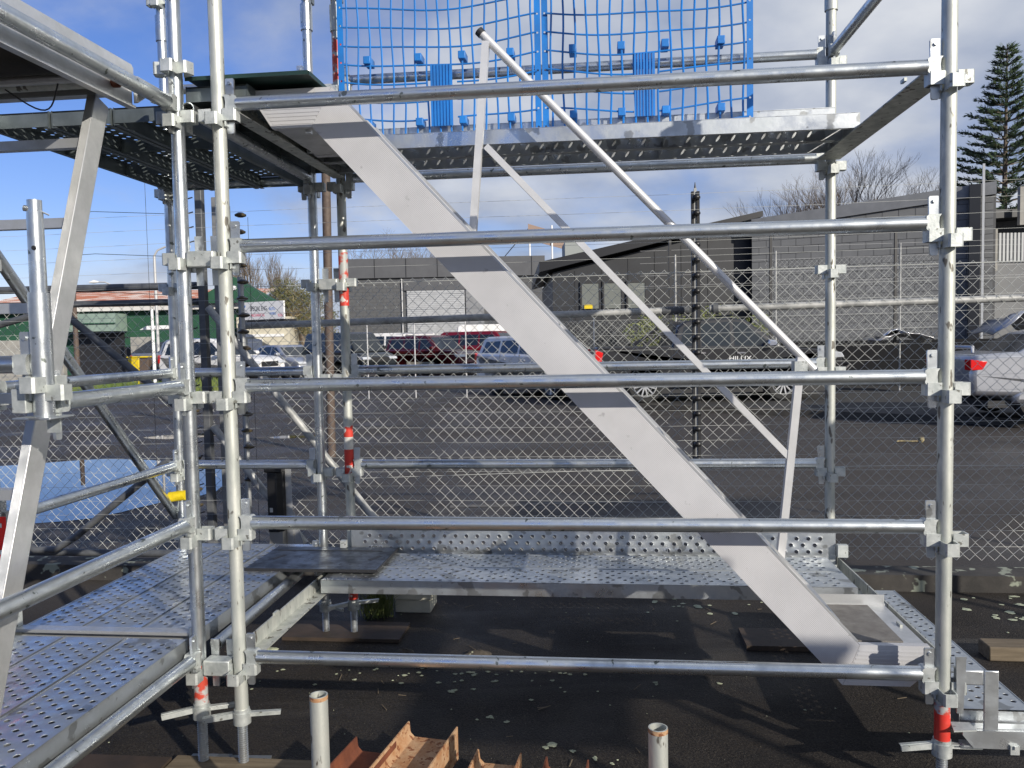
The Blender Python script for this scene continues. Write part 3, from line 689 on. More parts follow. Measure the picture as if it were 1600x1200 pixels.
part('post_bracket', MB().beam((2.00, .60, -.86), (2.07, .60, -.94), .04, .012, up=(.7, 0, .7)), alu_plain, st)

# ================================================================== BLUE MESH GUARDS
def guard(a0, a1, z0, z1, label, flap, ph):
    bq = 1.272
    o = thing('mesh_guard', label, 'safety mesh', (a0, bq, z0), 's', 'blue plastic mesh guards')
    def D(a, z): return .014 * math.sin(3.1 * (a - a0) + ph) * math.sin(1.5 * z + ph)
    def ZZ(a, z): s = (a - a0) / (a1 - a0); return z - .030 * math.sin(math.pi * s) * (1 + .3 * math.sin(5 * z + ph)) + .006 * math.sin(9 * a + ph + z * 7)
    for q0, q1 in ((a0, a0 + .030), (a1 - .030, a1)):
        b = MB(); zz = z0
        n = int((z1 - z0) / .0905)
        holed_v = []
        for k in range(n):
            za, zb2 = z0 + k * .0905, z0 + (k + 1) * .0905
            cz, cx, r = (za + zb2) / 2, (q0 + q1) / 2, .0055
            cor = [(1, 0), (1, 1), (0, 1), (-1, 1), (-1, 0), (-1, -1), (0, -1), (1, -1)]
            vs = []
            for dy in (0, .003):
                vs += [(cx + u * .015, bq + dy, cz + v * .04525) for u, v in cor]
                vs += [(cx + r * math.cos(math.atan2(v, u)), bq + dy, cz + r * math.sin(math.atan2(v, u))) for u, v in cor]
            fs = []
            for i in range(8):
                j = (i + 1) % 8; fs += [(i, j, 8 + j, 8 + i), (16 + i, 24 + i, 24 + j, 16 + j), (8 + i, 8 + j, 24 + j, 24 + i)]
            fs += [(0, 16, 17, 1), (7, 23, 16, 0), (3, 19, 20, 4), (4, 20, 21, 5)]
            b.add(vs, fs)
        part('edge_strip', b, blue, o)
    nv = int((a1 - a0 - .06) / .0555); net = MB()
    for i in range(nv):
        a = a0 + .046 + i * (a1 - a0 - .09) / (nv - 1)
        zs = [z0 + .0 + j * (z1 - z0) / 24 for j in range(25)]
        net.path([(a + .004 * math.sin(j * .7 + i), bq + D(a, z), z) for j, z in enumerate(zs)], .0052, 6)
    nh = int((z1 - z0) / .0905)
    for k in range(nh):
        z = z0 + .045 + k * .0905; pts = []
        for i in range(33):
            a = a0 + .02 + (a1 - a0 - .04) * i / 32
            if flap and z < flap[3] and flap[0] < a < flap[1]:
                if len(pts) > 1: net.path(pts, .0044, 6)
                pts = []; continue
            pts.append((a, bq + D(a, z), ZZ(a, z)))
        if len(pts) > 1: net.path(pts, .0044, 6)
    part('netting', net, blue, o, stuff=True)
    for a, z in [(q, zz) for q in (a0 + .15, flap[0] - .06, flap[1] + .05, a1 - .15) for zz in (1.40, 1.085)]:
        part('clip', MB().box(a - .018, a + .018, bq - .012, bq + .075, z - .018, z + .020), blue, o, bevel=.003)
    f = MB(); n = 7
    for k in range(n):
        x = flap[0] + (flap[1] - flap[0]) * k / n; w = (flap[1] - flap[0]) / n
        f.box(x + .001, x + w * .6, bq - .010, bq - .004, flap[2], flap[3]); f.box(x + w * .6 - .0005, x + w, bq - .005, bq + .0, flap[2], flap[3])
    part('solid_flap', f, blue, o)
    return o
guard(.030, 1.050, .99, 2.35, 'left blue plastic mesh guard, next to the red painted post', (.50, .61, 1.06, 1.36), .3)
guard(1.056, 2.062, .99, 2.35, 'right blue plastic mesh guard, behind the middle of the landing', (1.50, 1.60, 1.06, 1.36), 1.6)

# ================================================================== CHAIN LINK FENCE
def chainlink(mb, x0, x1, z0f, z1f, bq, pitch=.0354, r=.00135, n=4, jit=.0016, sz=1.):
    """interlocked zigzag wires in the (a, z) plane"""
    nw = int((x1 - x0) / pitch); h = pitch * sz
    for i in range(nw):
        cx = x0 + (i + .5) * pitch; z0, z1 = z0f(cx), z1f(cx); nz = int((z1 - z0) / h); pts = []
        for k in range(nz + 1):
            s = 1 if (k + i) % 2 else -1
            off = pitch / 2 * 1.04
            pts.append((cx + s * off * 1.0 + random.uniform(-jit, jit), bq + .003 * (1 if k % 2 else -1), z1 - k * h + random.uniform(-jit, jit)))
        vs = []; fs = []
        for k, p in enumerate(pts):
            for u, v in ((1, 0), (0, 1), (-1, 0), (0, -1)): vs.append((p[0], p[1] + u * r, p[2] + v * r * 1.35))
            if k: o = 4 * (k - 1); fs += [(o + j, o + (j + 1) % 4, o + 4 + (j + 1) % 4, o + 4 + j) for j in range(4)]
        mb.add(vs, fs, True)
fence = thing('chain_link_fence', 'galvanised chain link fence right of the corner posts, grey pipe rail across it', 'fence', (-1.1, 2.25, -1.46), 's', 'chain link fences')
mbf = MB(); chainlink(mbf, -1.05, 5.1, lambda x: -1.40, lambda x: .388 + .004 * x, 2.25)
part('wire_mesh', mbf, wire, fence, stuff=True, fix=False)
part('rail', MB().tube((-1.0, 2.27, .112), (1.80, 2.27, .150), .0215, 14), pipe_grey, fence)
part('rail', MB().tube((1.98, 2.27, .155), (5.2, 2.27, .196), .0215, 14), pipe_grey, fence)
part('rail_joint', MB().tube((1.70, 2.27, .149), (1.86, 2.27, .151), .026, 12), pipe_dark, fence); part('rail_joint', MB().tube((2.00, 2.27, .155), (2.03, 2.27, .1555), .034, 12), pipe_dark, fence)
part('support_wire', MB().path([(-1.0, 2.24, .36), (1, 2.245, .37), (3, 2.24, .385), (5.1, 2.24, .39)], .0018, 6).path([(-1.0, 2.24, -.9), (1.2, 2.24, -.83), (3, 2.24, -.8), (5.1, 2.24, -.8)], .0018, 6), wire, fence)
fl = thing('chain_link_fence', 'darker chain link fence left of the corner posts, two dark rails along its top', 'fence', (-5, 2.25, -1.46), 's', 'chain link fences')
mbf = MB(); chainlink(mbf, -4.6, -1.15, lambda x: -1.42, lambda x: .275, 2.27)
part('wire_mesh', mbf, wire, fl, stuff=True, fix=False)
part('rail', MB().tube((-4.8, 2.24, .385), (-1.2, 2.24, .378), .024, 14), pipe_dark, fl)
part('rail', MB().tube((-4.8, 2.24, .282), (-1.2, 2.24, .276), .021, 14), pipe_dark, fl)
part('rail', MB().tube((-4.8, 2.24, -1.375), (-1.2, 2.24, -1.375), .024, 14), pipe_dark, fl)
part('strut', MB().tube((-2.17, 2.16, .25), (-1.30, 2.16, -.47), .024, 14), pipe_dark, fl)
part('bent_pipe', MB().path([(-2.62, 2.14, -1.16), (-2.52, 2.14, -1.27), (-2.40, 2.14, -1.335), (-2.26, 2.14, -1.33), (-2.12, 2.14, -1.25), (-1.9, 2.14, -1.08), (-1.45, 2.14, -.74)], .023, 12), pipe_dark, fl)
part('strut', MB().tube((-3.0, 2.15, .05), (-2.17, 2.16, .25), .022, 12), pipe_dark, fl)
# corner posts, struts
def fpost(name, a0, a1, bq, z0, z1, mt, label, w=.05):
    return single(name, MB().box(a0, a1, bq, bq + w, z0, z1), mt, label, 'fence post', (a0, bq, z0), bevel=.004)
o = thing('fence_corner_post', 'dark twin steel corner post with hooks between the close front posts', 'fence post', (-1.15, 2.15, -1.5), 's')
part('post', MB().box(-1.205, -1.160, 2.14, 2.19, -1.5, 1.5), pipe_dark, o, bevel=.004)
part('post', MB().box(-1.125, -1.080, 2.20, 2.25, -1.5, .93), mat('silver_square_post', (.30, .31, .31), .5, .4, (.2, .2, .2), 12, .1), o, bevel=.004)
for k in range(27):
    z = .92 - k * .0905
    part('wire_hook', MB().path([(-1.21, 2.13, z), (-1.25, 2.12, z - .012), (-1.275, 2.12, z - .004), (-1.27, 2.12, z + .014)], .004, 6), trim_m, o)
for k in range(12):
    z = -.02 - k * .1
    if k in (3, 4, 7, 9, 10): part('insulator', MB().lathe([(.0, .012), (.022, .010), (.030, 0), (.022, -.010), (0, -.012)], 12, (-1.235, 2.10, z)), insul, o)
single('fence_strut', MB().tube((-1.13, 2.12, .23), (-.08, 2.12, -1.13), .0235, 14), pipe_grey, 'upper grey diagonal strut bracing the fence corner behind the rear posts', 'strut', (-1.13, 2.12, .2), group='diagonal fence struts')
single('fence_strut', MB().tube((-1.13, 2.12, -.52), (-.55, 2.12, -1.27), .0235, 14), pipe_grey, 'lower rusty ended strut bracing the fence corner', 'strut', (-1.13, 2.12, -.5), group='diagonal fence struts')
o = thing('electric_fence_post', 'thin post of stacked brown disc insulators right of the close front posts', 'fence post', (-.93, 2.13, -1.4), 's', 'electric fence posts')
part('rod', MB().box(-.985, -.972, 2.13, 2.143, -1.45, .86), trim_m, o); part('pipe', MB().tube((-.935, 2.17, -1.45), (-.935, 2.17, .42), .019, 12), mat('silver_pipe', (.45, .46, .46), .45, .5), o)
for k in range(17):
    z = .80 - k * .104
    part('insulator', MB().lathe([(.0, .016), (.016, .016), (.036, .004), (.034, -.006), (.016, -.013), (0, -.014)], 14, (-.905 - .008 * (k % 2), 2.14, z)), insul, o)
o = thing('electric_fence_post', 'black electric fence post studded with insulators behind the handrail', 'fence post', (1.885, 2.13, -1.3), 's', 'electric fence posts')
part('post', MB().box(1.862, 1.878, 2.13, 2.165, -1.3, .84), trim_m, o, bevel=.002); part('post_strip', MB().box(1.878, 1.894, 2.14, 2.16, -1.3, .86), mat('pale_strip', (.42, .43, .43), .45, .4), o)
part('post_strip', MB().box(1.894, 1.910, 2.13, 2.165, -1.3, .84), trim_m, o); part('tip', MB().tube((1.886, 2.15, .84), (1.886, 2.15, .895), .009, 8, r2=.002), trim_m, o)
for k in range(21):
    z = .80 - k * .0905
    part('insulator', MB().lathe([(.006, .016), (.017, .014), (.024, .004), (.024, -.004), (.017, -.014), (.006, -.016)], 12, (1.888, 2.11, z)), blackp, o)
ew = thing('electric_wires', 'taut bare electric fence wires strung in front of the chain link fences', 'wires', (-5, 2.11, .8), 's')
rws = random.Random(3)
for k in range(24):
    z = .82 - k * .0905; b = MB(); pts = []
    for i in range(24):
        a = -4.8 + i * .435; pts.append((a, 2.105, z + .008 * math.sin(i * .6 + k) * .3 - .012 * abs(math.sin((a + 1.1) * .52)) + .016 * (a + 1) * .3 + rws.uniform(-.0015, .0015)))
    b.path(pts, .0009, 5); part('wire', b, wire, ew)
b = MB()
for z in (.845, .58, .34): b.path([(-2.0, 2.1, z), (-1.85, 2.09, z + .004), (-1.3, 2.1, z - .03)], .0018, 5)
b.tube((-1.505, 2.1, -1.2), (-1.505, 2.1, 1.2), .0013, 5); b.tube((-.84, 2.1, .78), (-.84, 2.1, -1.3), .0013, 5)
part('link_wires', b, trim_m, ew)
# black box and bracket low on the fence
o = thing('energiser_box', 'black plastic box with a tiny white label standing low on the fence', 'box', (-.68, 2.02, -1.2), 's')
part('case', MB().prism([(-.745, 2.03), (-.735, 2.0), (-.675, 2.0), (-.648, 2.03), (-.648, 2.10), (-.745, 2.10)], -1.17, -.80, 'z'), blackp, o, bevel=.004)
part('lid', MB().box(-.752, -.642, 1.995, 2.105, -.799, -.765), blackp, o, bevel=.005)
part('label_plate', MB().box(-.722, -.703, 1.998, 1.9995, -1.045, -1.018), whitep, o)
part('socket', MB().box(-.735, -.65, 2.01, 2.09, -1.30, -1.171), conc, o)
part('angle_leg', MB().prism([(-.640, -1.33), (-.60, -1.33), (-.605, -.77), (-.642, -.77)], 2.06, 2.067).prism([(-.60, -1.33), (-.52, -1.33), (-.60, -1.05)], 2.07, 2.076), alu_plain, o)

# ================================================================== NEAR GROUND OBJECTS
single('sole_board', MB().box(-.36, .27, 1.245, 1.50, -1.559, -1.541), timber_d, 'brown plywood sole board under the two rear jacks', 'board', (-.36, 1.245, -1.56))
def ptube(a, bq, zt, label):
    o = thing('pipe_stub', label, 'pipe', (a, bq, -1.56), 's', 'upright cut pipes in the foreground'); part('tube', MB().tube((a, bq, -1.56), (a, bq, zt), .02415, 24, hollow=.0035), galv_old, o)
    part('rust_rim', MB().tube((a, bq, zt - .012), (a, bq, zt - .001), .0246, 24, cap=False), rust, o)
ptube(.56, -.72, -.945, 'left upright cut pipe end with rusty rim in the foreground')
ptube(1.455, -.78, -.975, 'right upright cut pipe end in the foreground')
def ibeam(p, ang, L, w, h, mt, label):
    o = thing('rusty_beam', label, 'steel beam', (p[0], p[1], -1.46), 's', 'rusty steel beams on the ground')
    t = .009
    poly = [(-w / 2, 0), (-w / 2 + t, 0), (-w / 2 + t, h / 2 - t / 2 - .014), (-w / 2 + t + .014, h / 2 - t / 2), (w / 2 - t - .014, h / 2 - t / 2), (w / 2 - t, h / 2 - t / 2 - .014), (w / 2 - t, 0), (w / 2, 0),
            (w / 2, h), (w / 2 - t * .55, h), (w / 2 - t, h / 2 + t / 2 + .014), (w / 2 - t - .014, h / 2 + t / 2), (-w / 2 + t + .014, h / 2 + t / 2), (-w / 2 + t, h / 2 + t / 2 + .014), (-w / 2 + t * .55, h), (-w / 2, h)]
    b = MB().prism(poly, -L, 0); me = b.mesh('rolled_section'); me.materials.append(mt); inst('rolled_section', me, o, (0, 0, 0), (0, 0, ang)); return o
ibeam((.722, -.05), -.155, 1.3, .185, .115, rust, 'largest rusty steel beam, bright orange flanges lit by the sun')
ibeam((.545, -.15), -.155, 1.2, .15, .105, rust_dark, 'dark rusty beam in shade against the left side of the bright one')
ibeam((.975, -.19), -.10, 1.2, .15, .10, rust, 'rusty steel beam right of the bright one, jagged end')
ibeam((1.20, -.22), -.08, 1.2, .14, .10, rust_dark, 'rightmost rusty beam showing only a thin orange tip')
single('timber_bearer', MB().box(.2, 1.4, -.62, -.52, -1.559, -1.4615), timber_d, 'timber bearer across the ground under the rusty beams', 'timber', (.2, -.6, -1.56))
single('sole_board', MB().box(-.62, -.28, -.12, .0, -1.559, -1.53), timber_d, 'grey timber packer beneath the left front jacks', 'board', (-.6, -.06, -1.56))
single('sole_board', MB().box(-.27, .30, -.2, .025, -1.559, -1.535), timber, 'weathered timber board beneath the close front posts', 'board', (-.27, -.12, -1.56))
single('timber_baulk', MB().box(3.12, 3.9, 1.18, 1.30, -1.559, -1.49), timber, 'tan timber baulk in the sun right of the right front post', 'timber', (2.98, 1.15, -1.56), bevel=.006)
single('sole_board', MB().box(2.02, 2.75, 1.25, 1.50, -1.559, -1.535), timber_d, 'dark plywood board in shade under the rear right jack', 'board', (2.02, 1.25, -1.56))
o = thing('timber_blocks', 'two pale painted timber blocks stacked behind the lower deck', 'timber', (.14, 1.70, -1.56), 's')
part('block', MB().box(.13, .335, 1.71, 1.90, -1.56, -1.485), timber_w, o, bevel=.003); part('block', MB().box(.125, .35, 1.70, 1.89, -1.482, -1.425), timber_w, o, bevel=.003)
# grass tuft
gt = MB(); rg = random.Random(5)
for i in range(240):
    a, bq = rg.gauss(.045, .035), rg.gauss(1.66, .04); la, lb = rg.uniform(-.12, .12), rg.uniform(-.12, .05); h = rg.uniform(.06, .19)
    w = .0022; p0 = (a - w, bq, -1.56); p1 = (a + w, bq, -1.56); m0 = (a + la * .35 - w, bq + lb * .3, -1.56 + h * .7); m1 = (a + la * .35 + w, bq + lb * .3, -1.56 + h * .7); tp = (a + la, bq + lb, -1.56 + h)
    gt.add([p0, p1, m1, m0, tp], [(0, 1, 2, 3), (3, 2, 4)])
o = single('grass_tuft', gt, mat('tuft_grass', (.07, .11, .02), .7, 0, (.16, .17, .06), 30), 'tuft of grass with small white flowers beside the pale timber blocks', 'grass', (.05, 1.66, -1.56), fix=False)
fm = MB()
for i in range(26):
    a, bq, z = rg.gauss(.01, .04), rg.gauss(1.62, .03), -1.56 + rg.uniform(.13, .20); fm.lathe([(0, .006), (.007, 0), (0, -.004)], 5, (a, bq, z))
fo = part('flowers', fm, whitep, o); 
# stones and litter
def rock(a, bq, sx, sy, sz, mt, name, label, cat, seed, group=None):
    r_ = random.Random(seed); b = MB(); n, k = 12, 6; vs = []; fs = []
    for j in range(k):
        ph = math.pi / 2 * j / (k - 1)
        for i in range(n):
            th = 2 * math.pi * i / n; q = 1 + r_.uniform(-.16, .16)
            vs.append((a + math.cos(th) * math.cos(ph) * sx * q, bq + math.sin(th) * math.cos(ph) * sy * q, -1.562 + math.sin(ph) * sz * (1 + r_.uniform(-.15, .15))))
    for j in range(k - 1):
        for i in range(n): fs.append((j * n + i, j * n + (i + 1) % n, (j + 1) * n + (i + 1) % n, (j + 1) * n + i))
    b.add(vs, fs, False); single(name, b, mt, label, cat, (a, bq, -1.56), group=group)
rock(.705, 1.10, .075, .035, .030, stone_m, 'stone', 'lichen spotted stone behind the lowest rail', 'stone', 1)
rock(.33, 1.12, .05, .03, .02, stone_m, 'stone', 'flat pale stone left of the lichen spotted one', 'stone', 2)
rock(-.36, 1.12, .035, .02, .012, lichen, 'lichen_clump', 'pale lichen clump beside the plywood board', 'lichen', 3, 'lichen clumps')
# lichen rosettes growing on the near asphalt: nobody could count them
lb = MB(); rl = random.Random(11)
def rosette(a, bq, r):
    n = 11; pts = [(a + math.cos(2 * math.pi * i / n) * r * rl.uniform(.55, 1.15), bq + math.sin(2 * math.pi * i / n) * r * rl.uniform(.5, 1.05), -1.5585 + .001) for i in range(n)]
    c = (a, bq, -1.5585 + .004); lb.add(pts + [c], [(i, (i + 1) % n, n) for i in range(n)])
for a, bq, r in ((.66, .70, .035), (.74, .72, .02), (1.0, .63, .022), (1.12, .24, .045), (1.2, .20, .02), (1.28, .16, .025), (1.35, .12, .018), (.85, .45, .03), (.93, .43, .025), (.80, .43, .015), (.45, .95, .05), (.62, .97, .04), (1.55, .82, .02)):
    for q in range(3): rosette(a + rl.uniform(-r, r) * .5, bq + rl.uniform(-r, r) * .5, r * rl.uniform(.25, .5))
for i in range(90):
    a, bq = rl.uniform(-.9, 3.4), rl.uniform(-.3, 2.15); rosette(a, bq, rl.choice((.002, .0025, .003, .004, .005, .008)))
for i in range(80):
    a, bq = rl.uniform(1.2, 4.2), rl.uniform(1.75, 2.2); rosette(a, bq, rl.uniform(.008, .03))
for i in range(50):
    a, bq = rl.gauss(.7, .4), rl.gauss(.86, .06); rosette(a, bq, rl.uniform(.005, .016))
lo_ = single('lichen_growth', lb, lichen, 'grey green lichen rosettes scattered over the near asphalt', 'lichen', (0, 0, -1.56), kind='stuff', fix=False)
# twigs and leaf litter
tw = MB()
for i in range(34):
    a, bq, th = rl.uniform(-.9, 2.6), rl.uniform(-.2, 2.1), rl.uniform(0, 3.1); L_ = rl.uniform(.02, .07)
    tw.beam((a, bq, -1.555), (a + math.cos(th) * L_, bq + math.sin(th) * L_, -1.553), .003, .002)
single('twig_litter', tw, timber, 'dry twigs and leaf litter on the near asphalt', 'litter', (0, 0, -1.56), kind='stuff')
b = MB()
p = W(1425, 692, 11.3)
for i in range(7): b.tube((p.x - .22 + i * .05, 11.3 + .03 * math.sin(i), .02), (p.x - .17 + i * .05, 11.3 + .03 * math.sin(i + 1), .022), .012, 6)
b.lathe([(0, .05), (.035, .04), (.04, 0), (.02, -.03), (0, -.035)], 10, (p.x + .12, 11.28, .035))
single('litter', b, mat('tan_litter', (.42, .36, .2), .8, 0, (.1, .07, .04), 12), 'scrap of tan litter lying alone on the yard', 'litter', (p.x, 11.3, 0), 'w')

# ================================================================== BACKGROUND BUILDINGS
block_m = mat('grey_painted_block', (.185, .188, .19), .8, 0, (.155, .158, .16), 1.4, .25, 30)
joint_m = mat('block_joint', (.12, .12, .12), .9)
flash_m = mat('grey_flashing', (.23, .235, .24), .5, .2, (.19, .195, .2), 3)
black_clad = mat('black_cladding', (.022, .024, .028), .5, 0, (.016, .017, .02), 2)
grey_clad = mat('charcoal_band', (.10, .103, .11), .6, 0, (.085, .087, .094), 2)
grey_wall = mat('grey_wall', (.105, .108, .112), .75, 0, (.09, .092, .096), 2, .2, 20)
shutter_m = mat('roller_shutter', (.50, .51, .52), .5, .1, (.40, .41, .42), 3)
green_wall = mat('green_wall', (.018, .085, .045), .7, 0, (.014, .065, .035), 2)
green_pale = mat('pale_green_sheet', (.25, .33, .28), .6, 0, (.20, .27, .23), 2)
cream_m = mat('cream_wall', (.62, .58, .46), .8, 0, (.52, .48, .38), 3)
roof_rust = mat('rusty_corrugated_roof', (.55, .50, .47), .7, 0, (.36, .13, .075), 1.6, spots=None, lo=.42, hi=.52, stretch=(.5, 1.8, 1))
white_m = mat('white_panel', (.78, .78, .78), .6)

# block building on the right: wall face runs from P1 (near right) to P0 (far left)
P1 = Vector((12.45, 21.0, 0)); dirw = Vector((-2.19, 1, 0)).normalized(); angw = math.atan2(-dirw.y, -dirw.x)
Lw = 6.05
o = thing('block_building', 'grey concrete block building with sloping parapet behind the right post', 'building', tuple(P1 + dirw * Lw), 'w', rot=angw)
ORG[o.name] = (0, 0, 0)
def topz(x): return 4.82 + (5.32 - 4.82) * x / Lw
mb_ = MB().prism([(0, 0), (Lw, 0), (Lw, topz(Lw) - .32), (0, topz(0) - .32)], .02, 9.0); part('wall', mb_, joint_m, o)
bw, bh = .4, .2
me_full = MB().box(.006, bw - .006, -.001, .05, .006, bh - .006).mesh('block'); me_full.materials.append(block_m)
me_half = MB().box(.006, bw / 2 - .006, -.001, .05, .006, bh - .006).mesh('block'); me_half.materials.append(block_m)
cnt = 0; rest = MB()
for j in range(26):
    z = j * bh; off = (j % 2) * bw / 2; x = 0
    while x < Lw - .05:
        w = bw / 2 if (x == 0 and off) else bw
        if x + w > Lw + .01: w = bw / 2
        zt = topz(x + w / 2) - .34
        if z + bh <= zt:
            if z < 1.2 or w != bw and cnt > 280: rest.box(x + .006, x + w - .006, -.001, .05, z + .006, z + bh - .006)
            elif cnt < 290: inst('block', me_full if w == bw else me_half, o, (x, random.uniform(0, .003), z)); cnt += 1
            else: rest.box(x + .006, x + w - .006, -.001, .05, z + .006, z + bh - .006)
        elif z < zt: rest.box(x + .006, x + w - .006, -.001, .05, z + .006, zt)
        x += w
part('lower_blocks', rest, block_m, o, stuff=True)
part('parapet', MB().prism([(0, topz(0) - .32), (Lw, topz(Lw) - .32), (Lw, topz(Lw)), (0, topz(0))], -.06, .3), flash_m, o)
part('plinth', MB().box(-2.5, Lw + 3, -.4, -.1, 0, 1.32), mat('black_plinth', (.008, .008, .009), .8), o)
part('drain_post', MB().box(Lw - .62, Lw - .37, -.3, -.1, 1.3, 5.25), black_clad, o); part('drain_pipe', MB().box(Lw - .335, Lw - .28, -.28, -.2, 1.3, 5.75), mat('white_pipe', (.55, .56, .56), .6), o)
# open shed right of it
o = thing('open_shed', 'open dark shed with white corrugated cladding at the right edge', 'shed', (12.6, 22, 0), 'w')
part('wall', MB().box(12.75, 17, 22.0, 22.2, 0, 3.35), block_m, o)
b = MB()
for i in range(40): b.box(13.0 + i * .1, 13.055 + i * .1, 21.93, 21.99, 3.36, 4.12)
b.box(13.0, 17, 21.995, 22.1, 3.36, 4.12)
part('corrugated_cladding', b, mat('pale_corrugated', (.42, .43, .43), .6), o)
part('dark_recess', MB().box(12.6, 17, 23, 27, 4.0, 4.9), black_clad, o)
part('roof', MB().prism([(12.62, 4.55), (17.5, 5.6), (17.5, 4.75), (12.62, 4.5)], 22, 28), black_clad, o)
part('post', MB().box(12.72, 12.92, 21.7, 21.9, 3.1, 4.2), conc, o); part('post', MB().box(13.5, 13.62, 21.7, 21.82, 4.3, 5.3), conc, o)

# black building in the centre
o = thing('black_building', 'low black clad building with a sloping roof behind the stair', 'building', (3.5, 24, 0), 'w')
part('wall', MB().prism([(1.25, 0), (7.4, 0), (7.4, 4.85), (1.25, 3.45)], 24, 32), black_clad, o)
part('fascia', MB().prism([(.85, 3.45), (7.3, 4.92), (7.3, 5.08), (.85, 3.74)], 23.6, 32.2), mat('black_fascia', (.012, .012, .014), .4), o)
for x in (2.1, 2.75, 3.45):
    w_ = part('window', MB().box(x, x + .5, 23.95, 24.0 - .002, 2.38, 3.12), mat('frosted_pane', (.16, .17, .155), .3), o)
    part('frame', MB().box(x - .05, x, 23.93, 23.99, 2.33, 3.17).box(x + .5, x + .55, 23.93, 23.99, 2.33, 3.17).box(x, x + .5, 23.93, 23.99, 3.12, 3.17), trim_m, w_)
part('notice', MB().box(2.16, 2.40, 23.90, 23.92, 2.38, 2.50), yel, o)
for i in range(7): part('panel_joint', MB().box(1.9 + i * .78, 1.92 + i * .78, 23.985, 23.998, 0, 3.5 + i * .17), trim_m, o)

# grey warehouse
o = thing('grey_warehouse', 'long charcoal warehouse with a white roller door beyond the parked cars', 'building', (-4.2, 48, 0), 'w')
KW = 48 / 34
def wx(x): return x * KW
def wz(z): return max(0, 1.56 + (z - 1.56) * KW)
part('wall', MB().box(wx(-6.85), wx(1.35), 48.0, 60, 0, wz(4.15)), grey_wall, o)
part('parapet_band', MB().box(wx(-6.95), wx(1.45), 47.8, 60.2, wz(4.15), wz(4.95)), grey_clad, o)
for i in range(6): part('band_joint', MB().box(wx(-5.6 + i * 1.3), wx(-5.58 + i * 1.3), 47.77, 47.797, wz(4.17), wz(4.93)), trim_m, o)
d = part('roller_door', MB().box(wx(-4.30), wx(-1.9), 47.9, 47.97, 0, wz(3.62)), shutter_m, o)
b = MB()
for k in range(40): b.box(wx(-4.28), wx(-1.92), 47.87, 47.897, .05 + k * .11, .12 + k * .11)
part('slats', b, shutter_m, d, stuff=True)
part('lintel', MB().box(wx(-4.42), wx(-1.3), 47.85, 47.99, wz(3.62), wz(4.1)), grey_clad, o); part('side_shutter', MB().box(wx(-1.85), wx(-1.1), 47.9, 47.97, 0, wz(3.62)), mat('grey_shutter', (.24, .25, .26), .6, 0, (.2, .2, .21), 5), o)
b = MB()
for j in range(26):
    for i in range(30):
        x = wx(-6.85) + i * .4 + (j % 2) * .2
        if x + .39 > wx(1.3) or (wx(-4.45) < x + .2 < wx(-.9)): continue
        b.box(x + .008, x + .392, 47.985, 47.998, j * .2 + .008, j * .2 + .192)
part('block_courses', b, grey_wall, o, stuff=True)
part('downpipe', MB().box(wx(-4.50), wx(-4.47), 47.86, 47.9, 0, wz(4.1)), white_m, o)

# billboard frame on the roof and grey box
o = thing('billboard', 'back of a brown hoarding on white posts above the warehouse roof', 'hoarding', (1.0, 52, 5), 'w')
p = W(825, 352, 52); q = W(882, 392, 52)
part('sheet', MB().add([(p.x, 52, p.z - .9), (q.x, 52.4, q.z + .15), (q.x, 52.4, q.z + 1.1), (p.x, 52, p.z + .1)], [(0, 1, 2, 3)]).add([(p.x, 52.05, p.z - .9), (q.x, 52.45, q.z + .15), (q.x, 52.45, q.z + 1.1), (p.x, 52.05, p.z + .1)], [(3, 2, 1, 0)]), mat('brown_sheet', (.28, .20, .16), .8), o)
for x in (827, 862): pp = W(x, 352, 52.2); part('post', MB().tube((pp.x, 52.2, 4.5), (pp.x, 52.2, pp.z), .06, 8), white_m, o)
part('brace', MB().tube((p.x - 2.1, 52.2, 6.1), (p.x, 52.2, p.z - .2), .03, 6), trim_m, o)
p = W(882, 378, 30); q = W(912, 397, 30)
single('roof_unit', MB().box(p.x, q.x, 30, 31.5, q.z - .6, p.z), mat('grey_box_metal', (.28, .30, .29), .6), 'pale grey plant box on the roof beside the hoarding', 'roof unit', (p.x, 30, q.z), 'w', bevel=.02)

# green building on the left
o = thing('green_building', 'green workshop with a rusty corrugated roof beyond the left fence', 'building', (-20, 45, 0), 'w')
part('wall', MB().box(-30, -15.2, 45, 60, 0, 3.75), green_wall, o)
rf = MB(); n = 150
vs = []; fs = []
for i in range(n * 2 + 1):
    x = -30.3 + i * (15.6 / (n * 2)); zz_ = .03 if i % 2 else 0
    vs += [(x, 44.6, 3.62 + zz_), (x, 52, 5.0 + zz_)]
    if i: k = 2 * i; fs.append((k - 2, k, k + 1, k - 1))
rf.add(vs, fs); part('roof', rf, roof_rust, o, fix=False)
part('barge_board', MB().box(-30.4, -14.7, 44.5, 44.59, 3.46, 3.68), mat('barge_white', (.6, .58, .55), .7), o)
part('gable', MB().prism([(-17.3, 3.76), (-12.6, 3.76), (-14.9, 5.15)], 44.1, 44.9), green_wall, o)
part('awning', MB().box(-24.2, -21.1, 43.6, 44.9, 2.35, 3.30), green_pale, o); part('awning_lip', MB().box(-24.2, -21.1, 43.5, 43.59, 2.75, 2.80), green_wall, o)
part('doorway', MB().box(-23.9, -21.3, 44.9, 44.99, 0, 2.33), trim_m, o)
part('lower_wall', MB().box(-15.1, -12.2, 44.95, 50, 0, 3.0), cream_m, o); part('window_band', MB().box(-14.9, -12.5, 44.9, 44.945, 1.9, 2.05), white_m, o)
part('door_panel', MB().box(-14.5, -13.7, 44.88, 44.94, .2, 1.8), white_m, o)
part('vent', MB().tube((-14.85, 44.0, 4.55), (-14.85, 44.09, 4.55), .12, 10), white_m, o)
